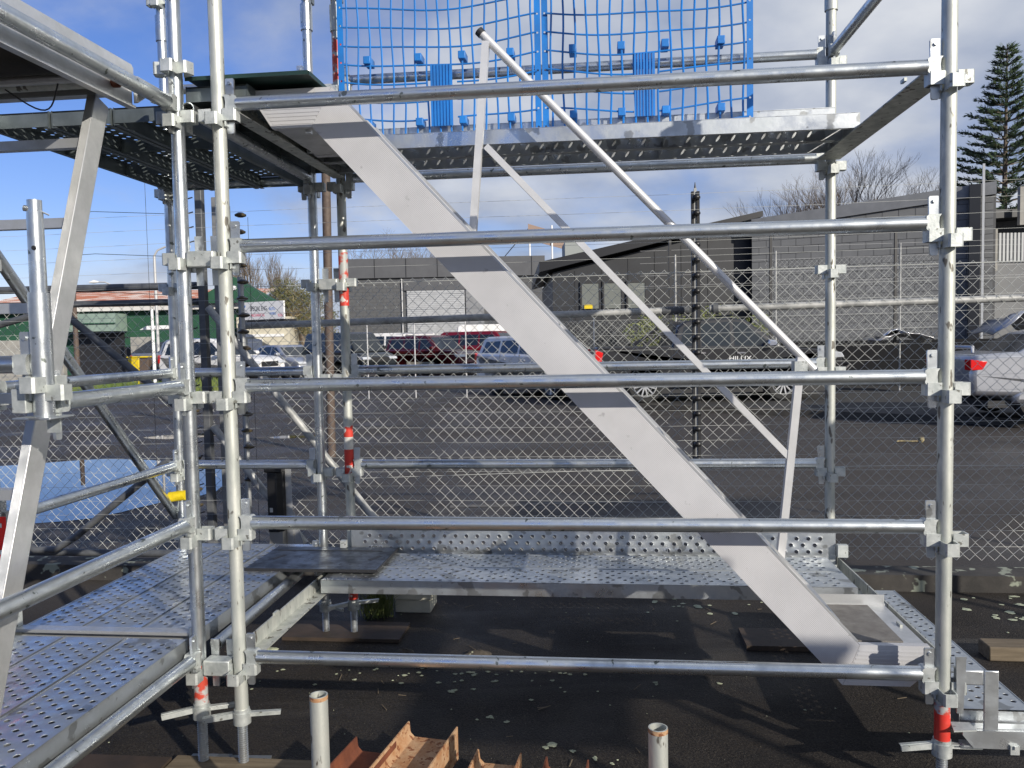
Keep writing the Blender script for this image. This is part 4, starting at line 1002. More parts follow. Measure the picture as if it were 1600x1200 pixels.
# shop sign board
p = W(376, 473, 43); q = W(443, 482, 41.5); hh = .92
ax_ = math.atan2(q.y - p.y, q.x - p.x); Ls = (Vector((q.x, q.y)) - Vector((p.x, p.y))).length
o = thing('shop_sign', 'long white sign board with black, blue and red lettering on the green building', 'sign', (p.x, p.y, p.z - hh), 'w', rot=ax_)
ORG[o.name] = (0, 0, 0)
part('board', MB().box(0, Ls, 0, .1, 0, hh), white_m, o); part('shadow_box', MB().box(0, Ls, .02, .9, -.12, -.002), trim_m, o)
ink = mat('black_ink', (.02, .02, .03), .6); inkb = mat('blue_ink', (.05, .2, .6), .6); inkr = mat('red_ink', (.75, .12, .2), .6)
text('SPECIAL ENG', .34, ink, (Ls * .42, -.004, .56), (math.pi / 2, 0, 0), o, 'lettering', .62)
text('MECHANICAL', .20, inkr, (Ls * .40, -.004, .22), (math.pi / 2, 0, 0), o, 'lettering', .8)
text('AUTO', .22, inkb, (Ls * .74, -.004, .52), (math.pi / 2, 0, 0), o, 'lettering', .7)
text('WORKS', .18, inkb, (Ls * .75, -.004, .28), (math.pi / 2, 0, 0), o, 'lettering', .7)
text('9.276', .20, inkr, (Ls * .92, -.004, .18), (math.pi / 2, 0, 0), o, 'lettering', .7)
part('blue_mark', MB().prism([(.02, .62), (.34, .78), (.34, .68), (.18, .55), (.02, .52)], -.004, -.001), inkb, o); part('blue_mark', MB().prism([(.12, .25), (.36, .32), (.36, .14), (.26, .14)], -.004, -.001), inkb, o)
# concrete bays, bin, poles
o = thing('concrete_bays', 'row of weathered concrete panel walls in front of the green building', 'wall', (-22, 38, 0), 'w')
for x0, x1, h in ((-24.5, -20.9, 1.9), (-17.75, -16.75, 1.95), (-16.6, -14.0, 1.7)):
    part('panel', MB().box(x0, x1, 38, 38.3, 0, h), conc, o, bevel=.02)
part('dark_skip', MB().box(-20.7, -18.0, 38.6, 40, 0, 1.5), trim_m, o)
part('roof_sheet', MB().box(-20.9, -18.1, 37.9, 40, 1.93, 1.97), trim_m, o)
p = W(204, 541, 33); q = W(235, 568, 33)
o = thing('wheelie_bin', 'yellow and brown wheeled bin standing in front of the concrete bays', 'bin', (p.x + .4, 33, 0), 'w')
part('body', MB().prism([(p.x + .05, 0), (p.x + .42, 0), (p.x + .46, 1.06), (p.x, 1.06)], 32.7, 33.3), yel, o, bevel=.02); part('side', MB().prism([(p.x + .421, .02), (p.x + .78, .02), (p.x + .82, 1.04), (p.x + .461, 1.04)], 32.72, 33.3), rustpole, o, bevel=.02)
part('lid', MB().box(p.x - .03, p.x + .85, 32.65, 33.35, 1.065, 1.12), yel, o, bevel=.02)
def pole(x, y0, y1, Y, r, mt, label, cat='pole', arm=None, group=None):
    t = W(x, y0, Y); o = thing('street_pole' if not arm else 'street_lamp', label, cat, (t.x, Y, 0), 'w', group)
    part('mast', MB().tube((t.x, Y, 0), (t.x, Y, t.z), r, 10, r2=r * .7), mt, o)
    if arm:
        s, L_ = arm
        part('arm', MB().path([(t.x, Y, t.z), (t.x + s * L_ * .15, Y, t.z + .25 * L_), (t.x + s * L_ * .5, Y, t.z + .40 * L_), (t.x + s * L_, Y, t.z + .42 * L_)], r * .55, 8), mt, o)
        part('lantern', MB().path([(t.x + s * (L_ - .1), Y, t.z + .42 * L_), (t.x + s * (L_ + .25), Y, t.z + .42 * L_ + .02), (t.x + s * (L_ + .6), Y, t.z + .42 * L_ - .02)], [.05, .13, .05], 8), white_m, o)
    return o
lampm = mat('lamp_pole_grey', (.5, .5, .5), .5, .2)
pole(241, 400, 0, 34, .075, lampm, 'tall street lamp with curved arm left of the front posts', 'street lamp', (1, .9), 'street lamps')
pole(176, 450, 0, 60, .09, lampm, 'distant street lamp whose lantern shows above the rusty roof', 'street lamp', (-1, 1.1), 'street lamps')
pole(237, 482, 0, 30, .075, white_m, 'white post in front of the green wall')
pole(115, 455, 0, 30, .11, rustpole, 'brown post between the ladder and the green wall')
pole(264, 478, 0, 36, .05, white_m, 'thin white post beside the silver utility')
tp = W(508, 215, 11); bt = W(514, 585, 11)
single('steel_pole', MB().tube((bt.x, 11, 0), (tp.x, 11, tp.z), .058, 12), rustpole, 'tall brown steel pole rising between the two rear posts', 'pole', (bt.x, 11, 0), 'w')
# grass verge far left
gv = MB(); rg = random.Random(9)
for i in range(5200):
    x = rg.uniform(-19.5, -9.5); y = rg.uniform(24.5, 29.5); h = rg.uniform(.12, .38) * (1.25 if math.sin(x * 1.7) > 0 else .8); w = .03; l = rg.uniform(-.1, .1)
    gv.add([(x - w, y, 0), (x + w, y, 0), (x + l, y + rg.uniform(-.1, .1), h)], [(0, 1, 2)])
single('grass_verge', gv, mat('verge_grass', (.10, .16, .03), .8, 0, (.18, .21, .06), 1.2), 'strip of bright rough grass beyond the left fence', 'grass', (0, 0, 0), 'w', kind='stuff', fix=False)

# ================================================================== VEHICLES
def car(label, name, cat, pos, ang, spec, paint, extra=None, group=None):
    """spec: outline polygons in (x, z), x from the rear (0) to the front (L); ang = heading, local +x is forward"""
    o = thing(name, label, cat, (pos[0], pos[1], pos[2] if len(pos) > 2 else 0), 'w', group, rot=ang); ORG[o.name] = (0, 0, 0)
    L, Wd, H = spec['L'], spec['W'], spec['H']; hw = Wd / 2; ox = -L / 2
    body = [(x + ox, z) for x, z in spec['body']]
    arch = []
    rr = spec['r']
    low = spec.get('sill', .28)
    f_ax, r_ax = spec['fa'] + ox, spec['ra'] + ox
    bot = []
    for cx in (f_ax, r_ax):
        ra = rr + .07; h = rr - low; t0 = math.asin(max(-1, min(1, -h / ra)))
        for k in range(9):
            th = t0 + (math.pi - 2 * t0) * k / 8
            bot.append((cx + ra * math.cos(th), rr + ra * math.sin(th)))
    poly = body + bot
    part('body', MB().prism(poly, -hw, hw), paint, o, bevel=spec.get('bev', .07))
    part('wheel_well', MB().box(r_ax - rr - .05, r_ax + rr + .05, -hw + .16, hw - .16, low + .02, rr * 2 + .04).box(f_ax - rr - .05, f_ax + rr + .05, -hw + .16, hw - .16, low + .02, rr * 2 + .04), trim_m, o)
    part('underside', MB().box(ox + .3, ox + L - .3, -hw + .12, hw - .12, .2, low + .05), trim_m, o)
    cab = [(x + ox, z) for x, z in spec['cabin']]; zb = min(z for x, z in cab); zt = max(z for x, z in cab)
    def yw(z): return hw - .05 - (z - zb) / (zt - zb) * spec.get('tumble', .16)
    n = len(cab); vs = [(x, -yw(z), z) for x, z in cab] + [(x, yw(z), z) for x, z in cab]
    cb = MB().add(vs, [tuple(range(n)), tuple(range(2 * n - 1, n - 1, -1))] + [(i, n + i, n + (i + 1) % n, (i + 1) % n) for i in range(n)])
    part('cabin', cb, paint, o, bevel=.045)
    for w in spec['windows']:
        for sg in (-1, 1):
            v = [(x + ox, sg * (yw(z) + .004), z) for x, z in w]; v2 = [(x + ox, sg * (yw(z) - .01), z) for x, z in w]; k = len(w)
            part('side_window', MB().add(v + v2, [tuple(range(k)), tuple(range(2 * k - 1, k - 1, -1))] + [(i, k + i, k + (i + 1) % k, (i + 1) % k) for i in range(k)]), glass, o)
    for nm, (xa, za, xb, zb2) in (('windscreen', spec['ws']), ('rear_window', spec['rw'])):
        if xa is None: continue
        d = Vector((xb - xa, 0, zb2 - za)).normalized(); nn = Vector((-d.z, 0, d.x)) if nm == 'rear_window' else Vector((d.z, 0, -d.x)); nn = nn if nn.z > 0 else -nn
        off = nn * .006
        a_ = Vector((xa + ox, 0, za)) + d * .05 + off; b_ = Vector((xb + ox, 0, zb2)) - d * .05 + off
        wa, wb = yw(max(zb, a_.z)) - .07, yw(b_.z) - .06
        vs = [(a_.x, -wa, a_.z), (a_.x, wa, a_.z), (b_.x, wb, b_.z), (b_.x, -wb, b_.z)]; vs2 = [tuple(Vector(v) - off * 2.5) for v in vs]
        part(nm, MB().add(vs + vs2, [(0, 1, 2, 3), (7, 6, 5, 4), (0, 4, 5, 1), (1, 5, 6, 2), (2, 6, 7, 3), (3, 7, 4, 0)]), glass, o)
    key = (rr,)
    for cx in (f_ax, r_ax):
        for sg in (-1, 1):
            w = bpy.data.objects.new('wheel', None); COL.objects.link(w); w.parent = o; w.location = (cx, sg * (hw - .13), rr); ORG[w.name] = (0, 0, 0); w.rotation_euler = (0 if sg < 0 else math.pi, .3, 0)
            ty = MB(); prof = [(rr * .66, -.10), (rr * .9, -.11), (rr, -.08), (rr, .08), (rr * .9, .11), (rr * .66, .10)]
            vs = []; nn_ = 28
            for r_, y_ in prof:
                for i in range(nn_): a = 2 * math.pi * i / nn_; vs.append((r_ * math.cos(a), y_, r_ * math.sin(a)))
            ty.add(vs, [(k * nn_ + i, k * nn_ + (i + 1) % nn_, (k + 1) * nn_ + (i + 1) % nn_, (k + 1) * nn_ + i) for k in range(5) for i in range(nn_)], True)
            ty.tube((0, -.02, 0), (0, .05, 0), rr * .67, 24)
            part('tyre', ty, tyre_m, w)
            rm = MB(); rx = rr * .66
            vs = []
            for r_, y_ in ((rx, -.10), (rx * .93, -.105), (rx * .90, -.06), (rx * .90, .03)):
                for i in range(nn_): a = 2 * math.pi * i / nn_; vs.append((r_ * math.cos(a), y_, r_ * math.sin(a)))
            rm.add(vs, [(k * nn_ + i, k * nn_ + (i + 1) % nn_, (k + 1) * nn_ + (i + 1) % nn_, (k + 1) * nn_ + i) for k in range(3) for i in range(nn_)], True)
            ns = spec.get('spokes', 7)
            for k in range(ns):
                a = 2 * math.pi * k / ns; c, s = math.cos(a), math.sin(a); w0, w1 = rx * .10, rx * .17
                if spec.get('slim'): w0, w1 = rx * .07, rx * .05
                P = [(rx * .1, -w0), (rx * .93, -w1), (rx * .93, w1), (rx * .1, w0)]
                rm.add([(x * c - y * s, -.085, x * s + y * c) for x, y in P] + [(x * c - y * s, -.05, x * s + y * c) for x, y in P], [(3, 2, 1, 0), (4, 5, 6, 7), (0, 1, 5, 4), (2, 3, 7, 6)])
            rm.tube((0, -.095, 0), (0, -.04, 0), rx * .22, 12)
            part('rim', rm, rim_m, w)
    zl = spec['lz']
    for sg in (-1, 1):
        x1_ = L + ox; part('headlight', MB().prism([(x1_ - .42, zl + .10), (x1_ - .05, zl + .04), (x1_ + .012, zl - .06), (x1_ - .25, zl - .08)], sg * (hw - .40) if sg > 0 else -hw - .004, hw + .004 if sg > 0 else -hw + .40), lamp_m, o, bevel=.015)
        tz = spec['tz']; tw_ = spec.get('tw', .28)
        part('tail_light', MB().prism([(ox - .012, tz - spec['th']), (ox + tw_ * .7, tz - spec['th'] * .9), (ox + tw_, tz + spec['th'] * .6), (ox - .012, tz + spec['th'])], sg * (hw - .22) if sg > 0 else -hw - .005, hw + .005 if sg > 0 else -hw + .22), tail_m, o, bevel=.01)
        mx_, mz_ = spec['mir']; mx_ += ox
        part('mirror', MB().prism([(mx_ - .11, mz_), (mx_ + .10, mz_ + .02), (mx_ + .08, mz_ + .15), (mx_ - .10, mz_ + .16)], sg * (hw + .03) if sg > 0 else -hw - .22, hw + .22 if sg > 0 else -hw - .03), spec.get('mm', paint), o, bevel=.03)
        for hx, hz in spec['handles']: part('door_handle', MB().box(hx + ox - .09, hx + ox + .09, sg * (hw + .004) if sg > 0 else -hw - .03, hw + .03 if sg > 0 else -hw - .004, hz - .015, hz + .015), spec.get('hm', paint), o)
        for sx in spec['seams']:
            part('door_seam', MB().box(sx + ox, sx + ox + .012, sg * (hw - .02) if sg > 0 else -hw - .0015, hw + .0015 if sg > 0 else -hw + .02, low + .06, spec['beltz']), trim_m, o)
    part('grille', MB().box(L + ox - .03, L + ox + .008, -hw + .45, hw - .45, zl - .16, zl + .02), trim_m, o)
    part('number_plate', MB().box(L + ox + .005, L + ox + .02, -.25, .25, .38, .50), white_m, o)
    if extra: extra(o, ox, hw)
    return o
def paintm(name, c, metal=.3, rough=.25, c2=None):
    M = mat(name, c, rough, metal, c2 or tuple(x * .8 for x in c), 1.2); M.node_tree.nodes['Principled BSDF'].inputs['Coat Weight'].default_value = .6; return M
SEDAN = dict(L=4.75, W=1.8, H=1.46, r=.315, ra=1.0, fa=3.8, sill=.26, bev=.08, beltz=.98, lz=.70, tz=.88, th=.085, tw=.24, mir=(3.3, .98), handles=((1.75, .86), (2.65, .84)), seams=(1.55, 2.45, 3.40),
  body=[(.02, .40), (0, .72), (.06, 1.03), (.62, 1.07), (3.45, .98), (4.35, .80), (4.70, .66), (4.75, .40), (4.6, .24)][::-1][::1],
  cabin=[(.62, 1.0), (1.25, 1.36), (1.65, 1.45), (2.5, 1.46), (2.9, 1.38), (3.62, .97)],
  windows=[[(1.12, 1.06), (1.40, 1.34), (1.55, 1.36), (1.55, 1.05)], [(1.60, 1.05), (1.60, 1.37), (2.35, 1.38), (2.35, 1.03)], [(2.43, 1.03), (2.43, 1.38), (2.72, 1.36), (3.30, 1.02)]],
  ws=(3.62, .97, 2.9, 1.38), rw=(.62, 1.0, 1.25, 1.36))
SUV = dict(L=4.6, W=1.80, H=1.78, r=.36, ra=.95, fa=3.65, sill=.36, bev=.06, beltz=1.12, lz=.86, tz=1.0, th=.16, tw=.12, mir=(3.1, 1.12), handles=((1.55, 1.0), (2.5, .98)), seams=(1.35, 2.3, 3.2),
  body=[(.02, .45), (0, .8), (.04, 1.14), (3.3, 1.12), (4.3, 1.04), (4.55, .88), (4.6, .5), (4.5, .36)][::-1],
  cabin=[(.05, 1.08), (.22, 1.66), (.4, 1.74), (2.4, 1.76), (2.65, 1.70), (3.38, 1.10)],
  windows=[[(.28, 1.16), (.40, 1.60), (1.15, 1.62), (1.15, 1.16)], [(1.25, 1.16), (1.25, 1.63), (2.1, 1.64), (2.1, 1.15)], [(2.2, 1.15), (2.2, 1.64), (2.50, 1.62), (3.10, 1.14)]],
  ws=(3.38, 1.10, 2.65, 1.70), rw=(.05, 1.08, .22, 1.66), spokes=5)
PICK = dict(L=5.3, W=1.86, H=1.82, r=.385, ra=1.05, fa=4.02, sill=.44, bev=.07, beltz=1.16, lz=.98, tz=1.0, th=.17, tw=.16, mir=(3.72, 1.16), handles=((2.25, 1.06), (3.1, 1.05)), seams=(1.62, 2.2, 2.95, 3.85), mm=chrome, hm=chrome, spokes=12, slim=True,
  body=[(.02, .60), (0, .95), (.03, 1.22), (1.60, 1.22), (1.62, 1.18), (4.0, 1.17), (4.95, 1.08), (5.25, .92), (5.3, .6), (5.15, .42)][::-1],
  cabin=[(1.62, 1.13), (1.78, 1.62), (1.98, 1.76), (2.9, 1.81), (3.25, 1.76), (4.05, 1.14)],
  windows=[[(1.82, 1.22), (1.92, 1.62), (2.2, 1.68), (2.2, 1.21)], [(2.28, 1.21), (2.28, 1.68), (2.90, 1.72), (2.90, 1.20)], [(2.98, 1.20), (2.98, 1.72), (3.2, 1.70), (3.82, 1.18)]],
  ws=(4.05, 1.14, 3.25, 1.76), rw=(1.62, 1.13, 1.78, 1.62))
VAN = dict(L=4.6, W=1.78, H=1.95, r=.32, ra=.9, fa=3.6, sill=.3, bev=.06, beltz=1.15, lz=.86, tz=1.0, th=.22, tw=.1, mir=(3.6, 1.2), handles=((2.9, 1.0),), seams=(2.5, 3.5),
  body=[(.02, .4), (0, .8), (.03, 1.18), (3.7, 1.15), (4.35, 1.0), (4.58, .8), (4.6, .45), (4.5, .3)][::-1],
  cabin=[(.03, 1.1), (.12, 1.82), (.3, 1.93), (3.1, 1.94), (3.3, 1.88), (3.95, 1.1)],
  windows=[[(.35, 1.25), (.4, 1.75), (1.2, 1.78), (1.2, 1.25)], [(1.3, 1.25), (1.3, 1.78), (2.3, 1.78), (2.3, 1.25)], [(2.4, 1.22), (2.4, 1.78), (3.1, 1.76), (3.6, 1.2)]],
  ws=(3.95, 1.1, 3.3, 1.88), rw=(.03, 1.1, .12, 1.82), spokes=5)
silver = paintm('silver_paint', (.50, .51, .54), .55, .3); silver2 = paintm('silver_blue_paint', (.40, .42, .47), .5, .3)
maroon = paintm('maroon_paint', (.12, .012, .015)); redcar = paintm('red_wagon_paint', (.25, .01, .02)); darkgrey = paintm('graphite_paint', (.045, .045, .048), .5, .25); blackcar = paintm('black_car_paint', (.015, .018, .02), .2); whitecar = paintm('white_car_paint', (.80, .79, .77), 0, .35)

def pk_extra(o, ox, hw):
    [part('sports_bar', MB().path([(ox + 1.05, q * (hw - .15), 1.22), (ox + 1.35, q * (hw - .2), 1.42), (ox + 1.62, q * (hw - .22), 1.62)], .035, 8), trim_m, o) for q in (-1, 1)]
    for x in (2.3, 3.0):
        part('roof_bar', MB().beam((ox + x, -hw + .2, 1.86), (ox + x, hw - .2, 1.86), .06, .035), trim_m, o)
    part('front_bar', MB().path([(ox + 5.25, -hw + .1, .55), (ox + 5.5, -hw + .2, .75), (ox + 5.5, hw - .2, .75), (ox + 5.25, hw - .1, .55)], .03, 8), trim_m, o)
    part('tread_step', MB().beam((ox + 1.75, -hw - .03, .42), (ox + 3.7, -hw - .03, .42), .14, .04), trim_m, o)
    text('HILUX', .13, white_m, (ox + 3.08, -hw - .006, .93), (math.pi / 2, 0, 0), o, 'door_badge', 1.3)
car('dark grey double cab pickup with red tail lamp parked behind the handrail', 'pickup_truck', 'pickup', (4.45, 18.3, .11), .0, PICK, darkgrey, pk_extra)
def sd_extra(o, ox, hw):
    part('boot_spoiler', MB().path([(ox + .10, -hw + .2, 1.06), (ox + .12, -hw + .25, 1.15), (ox + .12, hw - .25, 1.15), (ox + .10, hw - .2, 1.06)], [.02, .03, .03, .02], 8), silver, o)
sedR = dict(SEDAN); sedR.update(spokes=7)
car('silver sedan with round red tail lamp cut off by the right edge', 'sedan', 'car', (9.58, 13.2, .13), -.12, sedR, silver, sd_extra)
def roofrack(o, ox, hw):
    for x in (.9, 2.0): part('roof_bar', MB().beam((ox + x, -hw + .25, 1.82), (ox + x, hw - .25, 1.82), .05, .03), white_m, o)
    part('ladder_load', MB().beam((ox + .3, -.3, 1.86), (ox + 2.6, -.3, 1.86), .06, .04), white_m, o)
    part('lower_trim', MB().box(ox + 1.45, ox + 3.1, -hw - .01, -hw + .02, .37, .58), mat('beige_trim', (.35, .32, .26), .5), o)
car('maroon four wheel drive with beige arches and roof bars in the car park', 'four_wheel_drive', 'car', (-3.55, 37.2), -.62, SUV, maroon, roofrack)
car('bright red wagon parked behind the maroon four wheel drive', 'station_wagon', 'car', (-1.3, 40.8), -.45, VAN, redcar)
car('dark people carrier parked between the rear posts and the maroon car', 'people_carrier', 'car', (-7.15, 35.6), -.75, VAN, blackcar)
car('silver saloon parked under the white sign board', 'sedan', 'car', (-10.1, 36.6), -.75, SEDAN, silver2)
def ute_x(o, ox, hw): part('roof_beacon', MB().tube((ox + 1.2, -.2, 1.62), (ox + 1.2, -.2, 1.73), .09, 8, r2=.06), cream_m, o)
car('silver white car with a roof beacon showing just left of the stair', 'hatchback', 'car', (.95, 21.9), -1.0, dict(SUV, H=1.6, cabin=[(x, z if z < 1.2 else z - .13) for x, z in SUV['cabin']], windows=[[(x, z if z < 1.2 else z - .13) for x, z in w] for w in SUV['windows']], rw=(.05, 1.08, .22, 1.53), ws=(3.38, 1.10, 2.65, 1.57)), whitecar, ute_x)
car('white high roofed van behind the red wagon', 'van', 'van', (-.8, 45.5), .1, dict(VAN, H=2.3, cabin=[(x, z if z < 1.2 else z + .42) for x, z in VAN['cabin']], windows=VAN['windows'][2:]), whitecar)
car('white van whose roof shows between the dark carrier and maroon car', 'van', 'van', (-6.2, 41.5), -.2, VAN, whitecar)
car('silver utility parked behind the white post at the left', 'pickup_truck', 'pickup', (-13.1, 33.5), -.5, PICK, silver2)
car('white hatchback half hidden behind the corner posts', 'hatchback', 'car', (-11.1, 31.2), -.4, SUV, whitecar)
# white awning roof left
p = W(226, 514, 36); q = W(270, 512, 36)
single('canopy', MB().prism([(p.x, p.z - .05), (p.x + .3, p.z + .12), (q.x, q.z + .1), (q.x, q.z - .05)], 35.5, 37), white_m, 'white flat canopy in front of the green wall', 'canopy', (p.x, 36, p.z), 'w')
# wrecked bonnet and scrap panels on the plinth
def crumple(px, py, Y, w, h, n, seed, mt, label, name, group=None):
    c = W(px, py, Y); r_ = random.Random(seed); vs = []; fs = []
    for i in range(n + 1):
        for j in range(5):
            t = i / n; vs.append((c.x + (t - .5) * w, Y + (j - 2) * .3 + r_.uniform(-.05, .05), c.z + math.sin(math.pi * t) * h * (1 - j * .10) + r_.uniform(-.06, .06) * h * 2))
            if i and j: k = i * 5 + j; fs.append((k - 6, k - 5, k, k - 1))
    b = MB().add(vs, fs, False)
    o = single(name, b, mt, label, 'car panel', tuple(c), 'w', group=group, fix=False); s_ = o.modifiers.new('solid', 'SOLIDIFY'); s_.thickness = .02
crumple(1580, 520, 17.5, 1.2, .42, 9, 2, silver2, 'dented silver bonnet lifted above the silver sedan', 'dented_bonnet')
crumple(1400, 531, 20.0, 1.35, .16, 16, 4, paintm('scrap_silver', (.5, .5, .52), .6, .3), 'crumpled silver scrap panels lying on the dark wall top', 'scrap_panel')
crumple(1385, 526, 19.9, .6, .16, 8, 6, chrome, 'small shiny scrap piece on the dark wall top', 'scrap_panel')
# hedge / bush behind the pickup
def leafcloud(mb, c, rx, ry, rz, n, s, rg, shell=.45):
    for i in range(n):
        while True:
            v = Vector((rg.uniform(-1, 1), rg.uniform(-1, 1), rg.uniform(-1, 1)))
            if shell < v.length < 1: break
        p = Vector(c) + Vector((v.x * rx, v.y * ry, v.z * rz)); d = Vector((rg.gauss(0, 1), rg.gauss(0, 1), rg.gauss(0, 1))).normalized(); e = d.orthogonal().normalized(); q = s * rg.uniform(.6, 1.4)
        mb.add([p - e * q * .35, p + d * q, p + e * q * .35, p - d * q * .5], [(0, 1, 2, 3)])
rg = random.Random(21)
b = MB(); 
for i in range(26): leafcloud(b, (5.0 + rg.uniform(-1.7, 1.9), 22.6, rg.uniform(1.3, 2.15)), .35, .3, .3, 90, .06, rg)
shrub = thing('shrub', 'yellow green shrub showing over the dark pickup roof', 'shrub', (5.0, 22.6, 0), 'w')
part('foliage', b, mat('shrub_leaf', (.11, .14, .03), .6, 0, (.22, .24, .08), 2), shrub, stuff=True, fix=False); part('stem', MB().tube((5, 22.6, 0), (5, 22.6, 1.6), .05, 8), rustpole, shrub)

# far chain link fence between car park and building
o = thing('far_fence', 'distant chain link yard fence with white posts and wires', 'fence', (-6, 27, 0), 'w', 'chain link fences')
for px, y0 in ((490, 590), (573, 498), (647, 500), (727, 497), (928, 490)):
    p = W(px, 500, 22); part('post', MB().tube((p.x, 22, 0), (p.x, 22, p.z + .05), .018, 8), lampm, o)
o2 = thing('far_fence', 'tall distant mesh fence with barbed posts in front of the block building', 'fence', (8, 19.6, 0), 'w', 'chain link fences')
for px, y0 in ((1055, 398), (1212, 392), (1407, 380)):
    p = W(px, y0, 19.8); part('post', MB().tube((p.x, 19.8, 0), (p.x, 19.8, p.z), .022, 8), pipe_grey, o2)
    part('insulator_strip', MB().box(p.x - .16, p.x - .10, 19.75, 19.80, 1.2, p.z + .35), trim_m, o2)
mbf = MB(); xa, xb = W(1195, 400, 19.8).x, W(1460, 400, 19.8).x; zt_ = W(1300, 405, 19.8).z
chainlink(mbf, xa, xb, lambda x: 1.2, lambda x: zt_ + (x - xa) * .02, 19.8, pitch=.06, r=.0022, jit=.004)
part('wire_mesh', mbf, wire, o2, stuff=True, fix=False)
mbf = MB(); xa, xb = W(850, 500, 21.9).x, W(1075, 500, 21.9).x
chainlink(mbf, xa, xb, lambda x: .2, lambda x: 1.98, 21.9, pitch=.06, r=.0022, jit=.004)
part('wire_mesh', mbf, wire, o, stuff=True, fix=False)
for z in (2.75, 3.0, 3.3, 3.6): part('wire', MB().path([(W(1000, 400, 19.8).x, 19.8, z), (W(1620, 400, 19.8).x, 19.8, z + .12)], .003, 5), lampm, o2)

# ================================================================== TREES
bark = mat('grey_bark', (.20, .16, .12), .9, 0, (.13, .10, .08), 3)
barkp = mat('pale_twigs', (.30, .25, .20), .9, 0, (.2, .165, .13), 2)
def bare_tree(label, x, y0, y1, Y, spread, seed, depth=6, group='bare winter trees', mt=None, lean=0., nb=3, up_=.35):
    rg = random.Random(seed); base = W(x, y1, Y); top = W(x, y0, Y); H = top.z
    o = thing('bare_tree', label, 'tree', (base.x, Y, 0), 'w', group)
    tr = MB(); br = MB()
    def rec(p, d, L, r, k):
        pts = [p]; q = p; dd = d
        for i in range(3):
            dd = (dd + Vector((rg.gauss(0, .10), rg.gauss(0, .10), rg.gauss(.02, .06)))).normalized(); q = q + dd * L / 3; pts.append(q)
        (tr if k == 0 else br).path(pts, [r, r * .9, r * .8, r * .68], 6 if k < 2 else (4 if k < 4 else 3))
        if k >= depth: return
        for i in range(nb + (1 if k < 2 else 0)):
            a = rg.uniform(0, 2 * math.pi); t = rg.uniform(.35, .8)
            s = Vector((math.cos(a), math.sin(a), 0)) * spread
            nd = (dd + s * t + Vector((0, 0, up_ * .5))).normalized(); sp = pts[rg.choice((2, 3, 3))]
            rec(sp, nd, L * rg.uniform(.62, .82), r * rg.uniform(.5, .66), k + 1)
    h0 = H * .30
    rec(Vector((base.x, Y, 0)), Vector((lean, 0, 1)).normalized(), h0, H * .016, 0)
    part('trunk', tr, bark, o, fix=False); part('branches', br, mt or barkp, o, stuff=True, fix=False)
    return o
bare_tree('bare spreading winter tree rising behind the block building', 1330, 256, 330, 46, .8, 4, 7)
bare_tree('smaller bare tree left of the spreading one behind the wall', 1262, 262, 330, 50, .8, 8, 6)
bare_tree('low bare tree above the warehouse roof left of the stair', 610, 362, 400, 60, 1.25, 5, 6)
bare_tree('bare tree above the warehouse partly hidden by the stair', 655, 366, 400, 62, 1.2, 15, 6)
bare_tree('slim upright bare tree beside the front posts', 400, 395, 480, 55, .45, 6, 6, up_=.7)
bare_tree('slim bare tree between the sign and the rear posts', 432, 392, 480, 57, .5, 16, 6, up_=.7)
# brown green bushy tree
rg = random.Random(31); c = W(455, 455, 47)
o = thing('bushy_tree', 'broad tree with brown green foliage and pale twigs behind the sign', 'tree', (c.x, 47, 0), 'w')
tr = MB(); tw = MB(); lf = MB(); base = Vector((c.x + 1.1, 47, 0)); tr.path([base, base + Vector((-.3, 0, 1.2)), base + Vector((-.8, 0, 2.2))], [.22, .18, .15], 8)
for i in range(170):
    a, e = rg.uniform(0, 2 * math.pi), rg.uniform(-.15, 1.45); d = Vector((math.cos(a) * math.cos(e) * 2.3, math.sin(a) * math.cos(e) * 1.9, math.sin(e) * 2.6))
    p0 = Vector((c.x, 47, 2.2)); p1 = p0 + d * rg.uniform(.75, 1.1); mid = p0.lerp(p1, .55) + Vector((rg.gauss(0, .2), rg.gauss(0, .2), rg.gauss(.1, .2)))
    tw.path([p0, mid, p1], [.04, .022, .007], 4)
    for q in range(6):
        s = mid.lerp(p1, rg.random()); tw.path([s, s + Vector((rg.gauss(0, .35), rg.gauss(0, .3), rg.gauss(-.1, .3)))], [.012, .005], 3)
    if rg.random() < .8: leafcloud(lf, p1, .42, .4, .34, 75, .07, rg, .2)
part('trunk', tr, bark, o); part('twigs', tw, mat('ochre_twigs', (.36, .29, .17), .9, 0, (.22, .18, .11), 2), o, stuff=True, fix=False)
part('crown', lf, mat('brown_green_leaf', (.15, .135, .055), .8, 0, (.075, .085, .03), 1.5), o, stuff=True, fix=False)
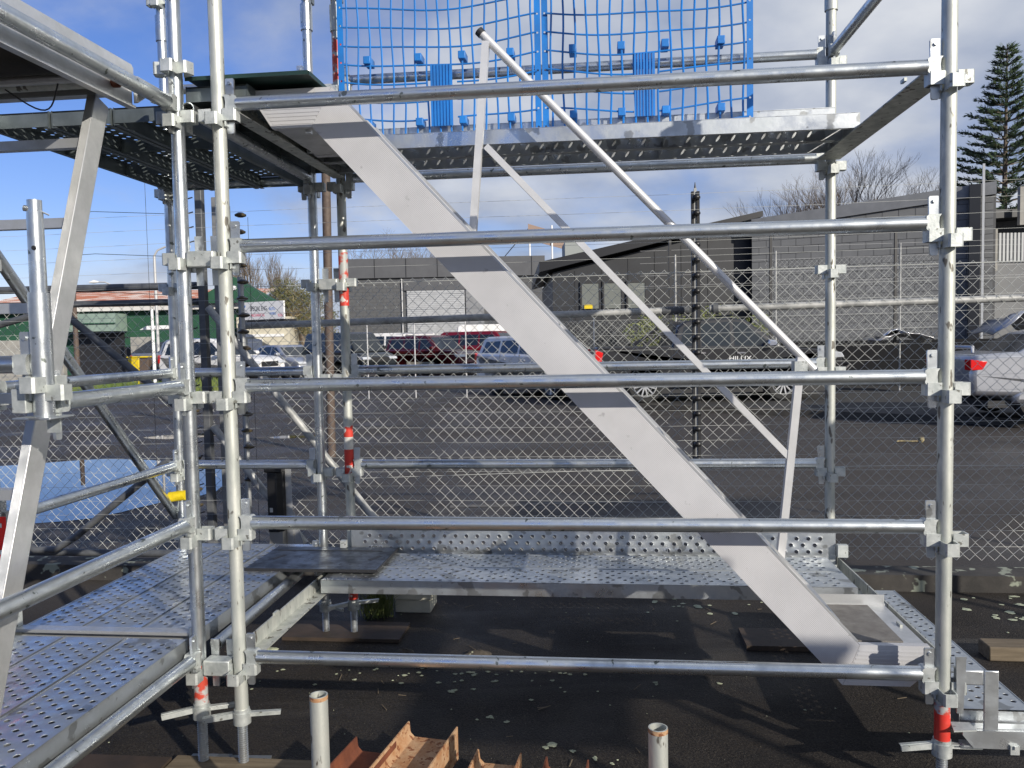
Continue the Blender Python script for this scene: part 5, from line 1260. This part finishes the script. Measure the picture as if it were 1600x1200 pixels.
# norfolk pine
rg = random.Random(41); c = W(1573, 70, 40); H = c.z
o = thing('norfolk_pine', 'tall dark Norfolk pine with layered branches at the right edge', 'tree', (c.x, 40, 0), 'w')
tr = MB().path([(c.x, 40, 0), (c.x, 40, H * .5), (c.x + .03, 40, H)], [.24, .13, .02], 8); part('trunk', tr, bark, o)
brm, lfm = MB(), MB(); z = H - .25; k = 0
while z > 3.2:
    dpt = H - z; Lb = min(4.6, .22 + dpt * .335); nbr = 7
    for i in range(nbr):
        a = 2 * math.pi * (i + rg.uniform(-.2, .2)) / nbr + k * .5; L_ = Lb * rg.uniform(.78, 1.12); rise = .38 - min(.30, dpt * .028)
        pts = []
        for t in range(6):
            s = t / 5; pts.append(Vector((c.x + math.cos(a) * L_ * s, 40 + math.sin(a) * L_ * s, z + rise * L_ * s * (1 - .2 * s) + .10 * L_ * s * s)))
        brm.path(pts, [.035, .028, .02, .016, .012, .006], 4)
        nn = max(3, int(L_ * 11))
        for q in range(nn):
            s = (.22 + .78 * (q + rg.random()) / nn); j = min(4, int(s * 5)); p = pts[j].lerp(pts[j + 1], s * 5 - j)
            if L_ > 1.2 and s < .35 and rg.random() < .5: continue
            side = 1 if q % 2 else -1; perp = Vector((-math.sin(a), math.cos(a), 0)) * side
            d = (perp * rg.uniform(.35, .9) + Vector((math.cos(a), math.sin(a), 0)) * .7 + Vector((0, 0, rg.uniform(.15, .55)))).normalized(); tl = rg.uniform(.20, .38) * (1.2 - .5 * s) + .03
            # a tuft: several narrow upswept blades round the twig
            for w in range(7):
                off = Vector((rg.gauss(0, .05), rg.gauss(0, .05), rg.gauss(0, .035))); e = (d + Vector((rg.gauss(0, .25), rg.gauss(0, .25), rg.gauss(.1, .2)))).normalized(); sd = e.orthogonal().normalized() * .036
                pp = p + off; lfm.add([pp - sd * .6, pp + e * tl * .5 - sd, pp + e * tl, pp + e * tl * .5 + sd], [(0, 1, 2, 3)])
    z -= .36 + .012 * dpt; k += 1
part('branches', brm, bark, o, stuff=True, fix=False); part('crown', lfm, mat('pine_needles', (.028, .060, .030), .7, 0, (.055, .085, .030), 1.2), o, stuff=True, fix=False)
print('TRIS', sum(len(o.data.polygons) for o in bpy.data.objects if o.type == 'MESH'))
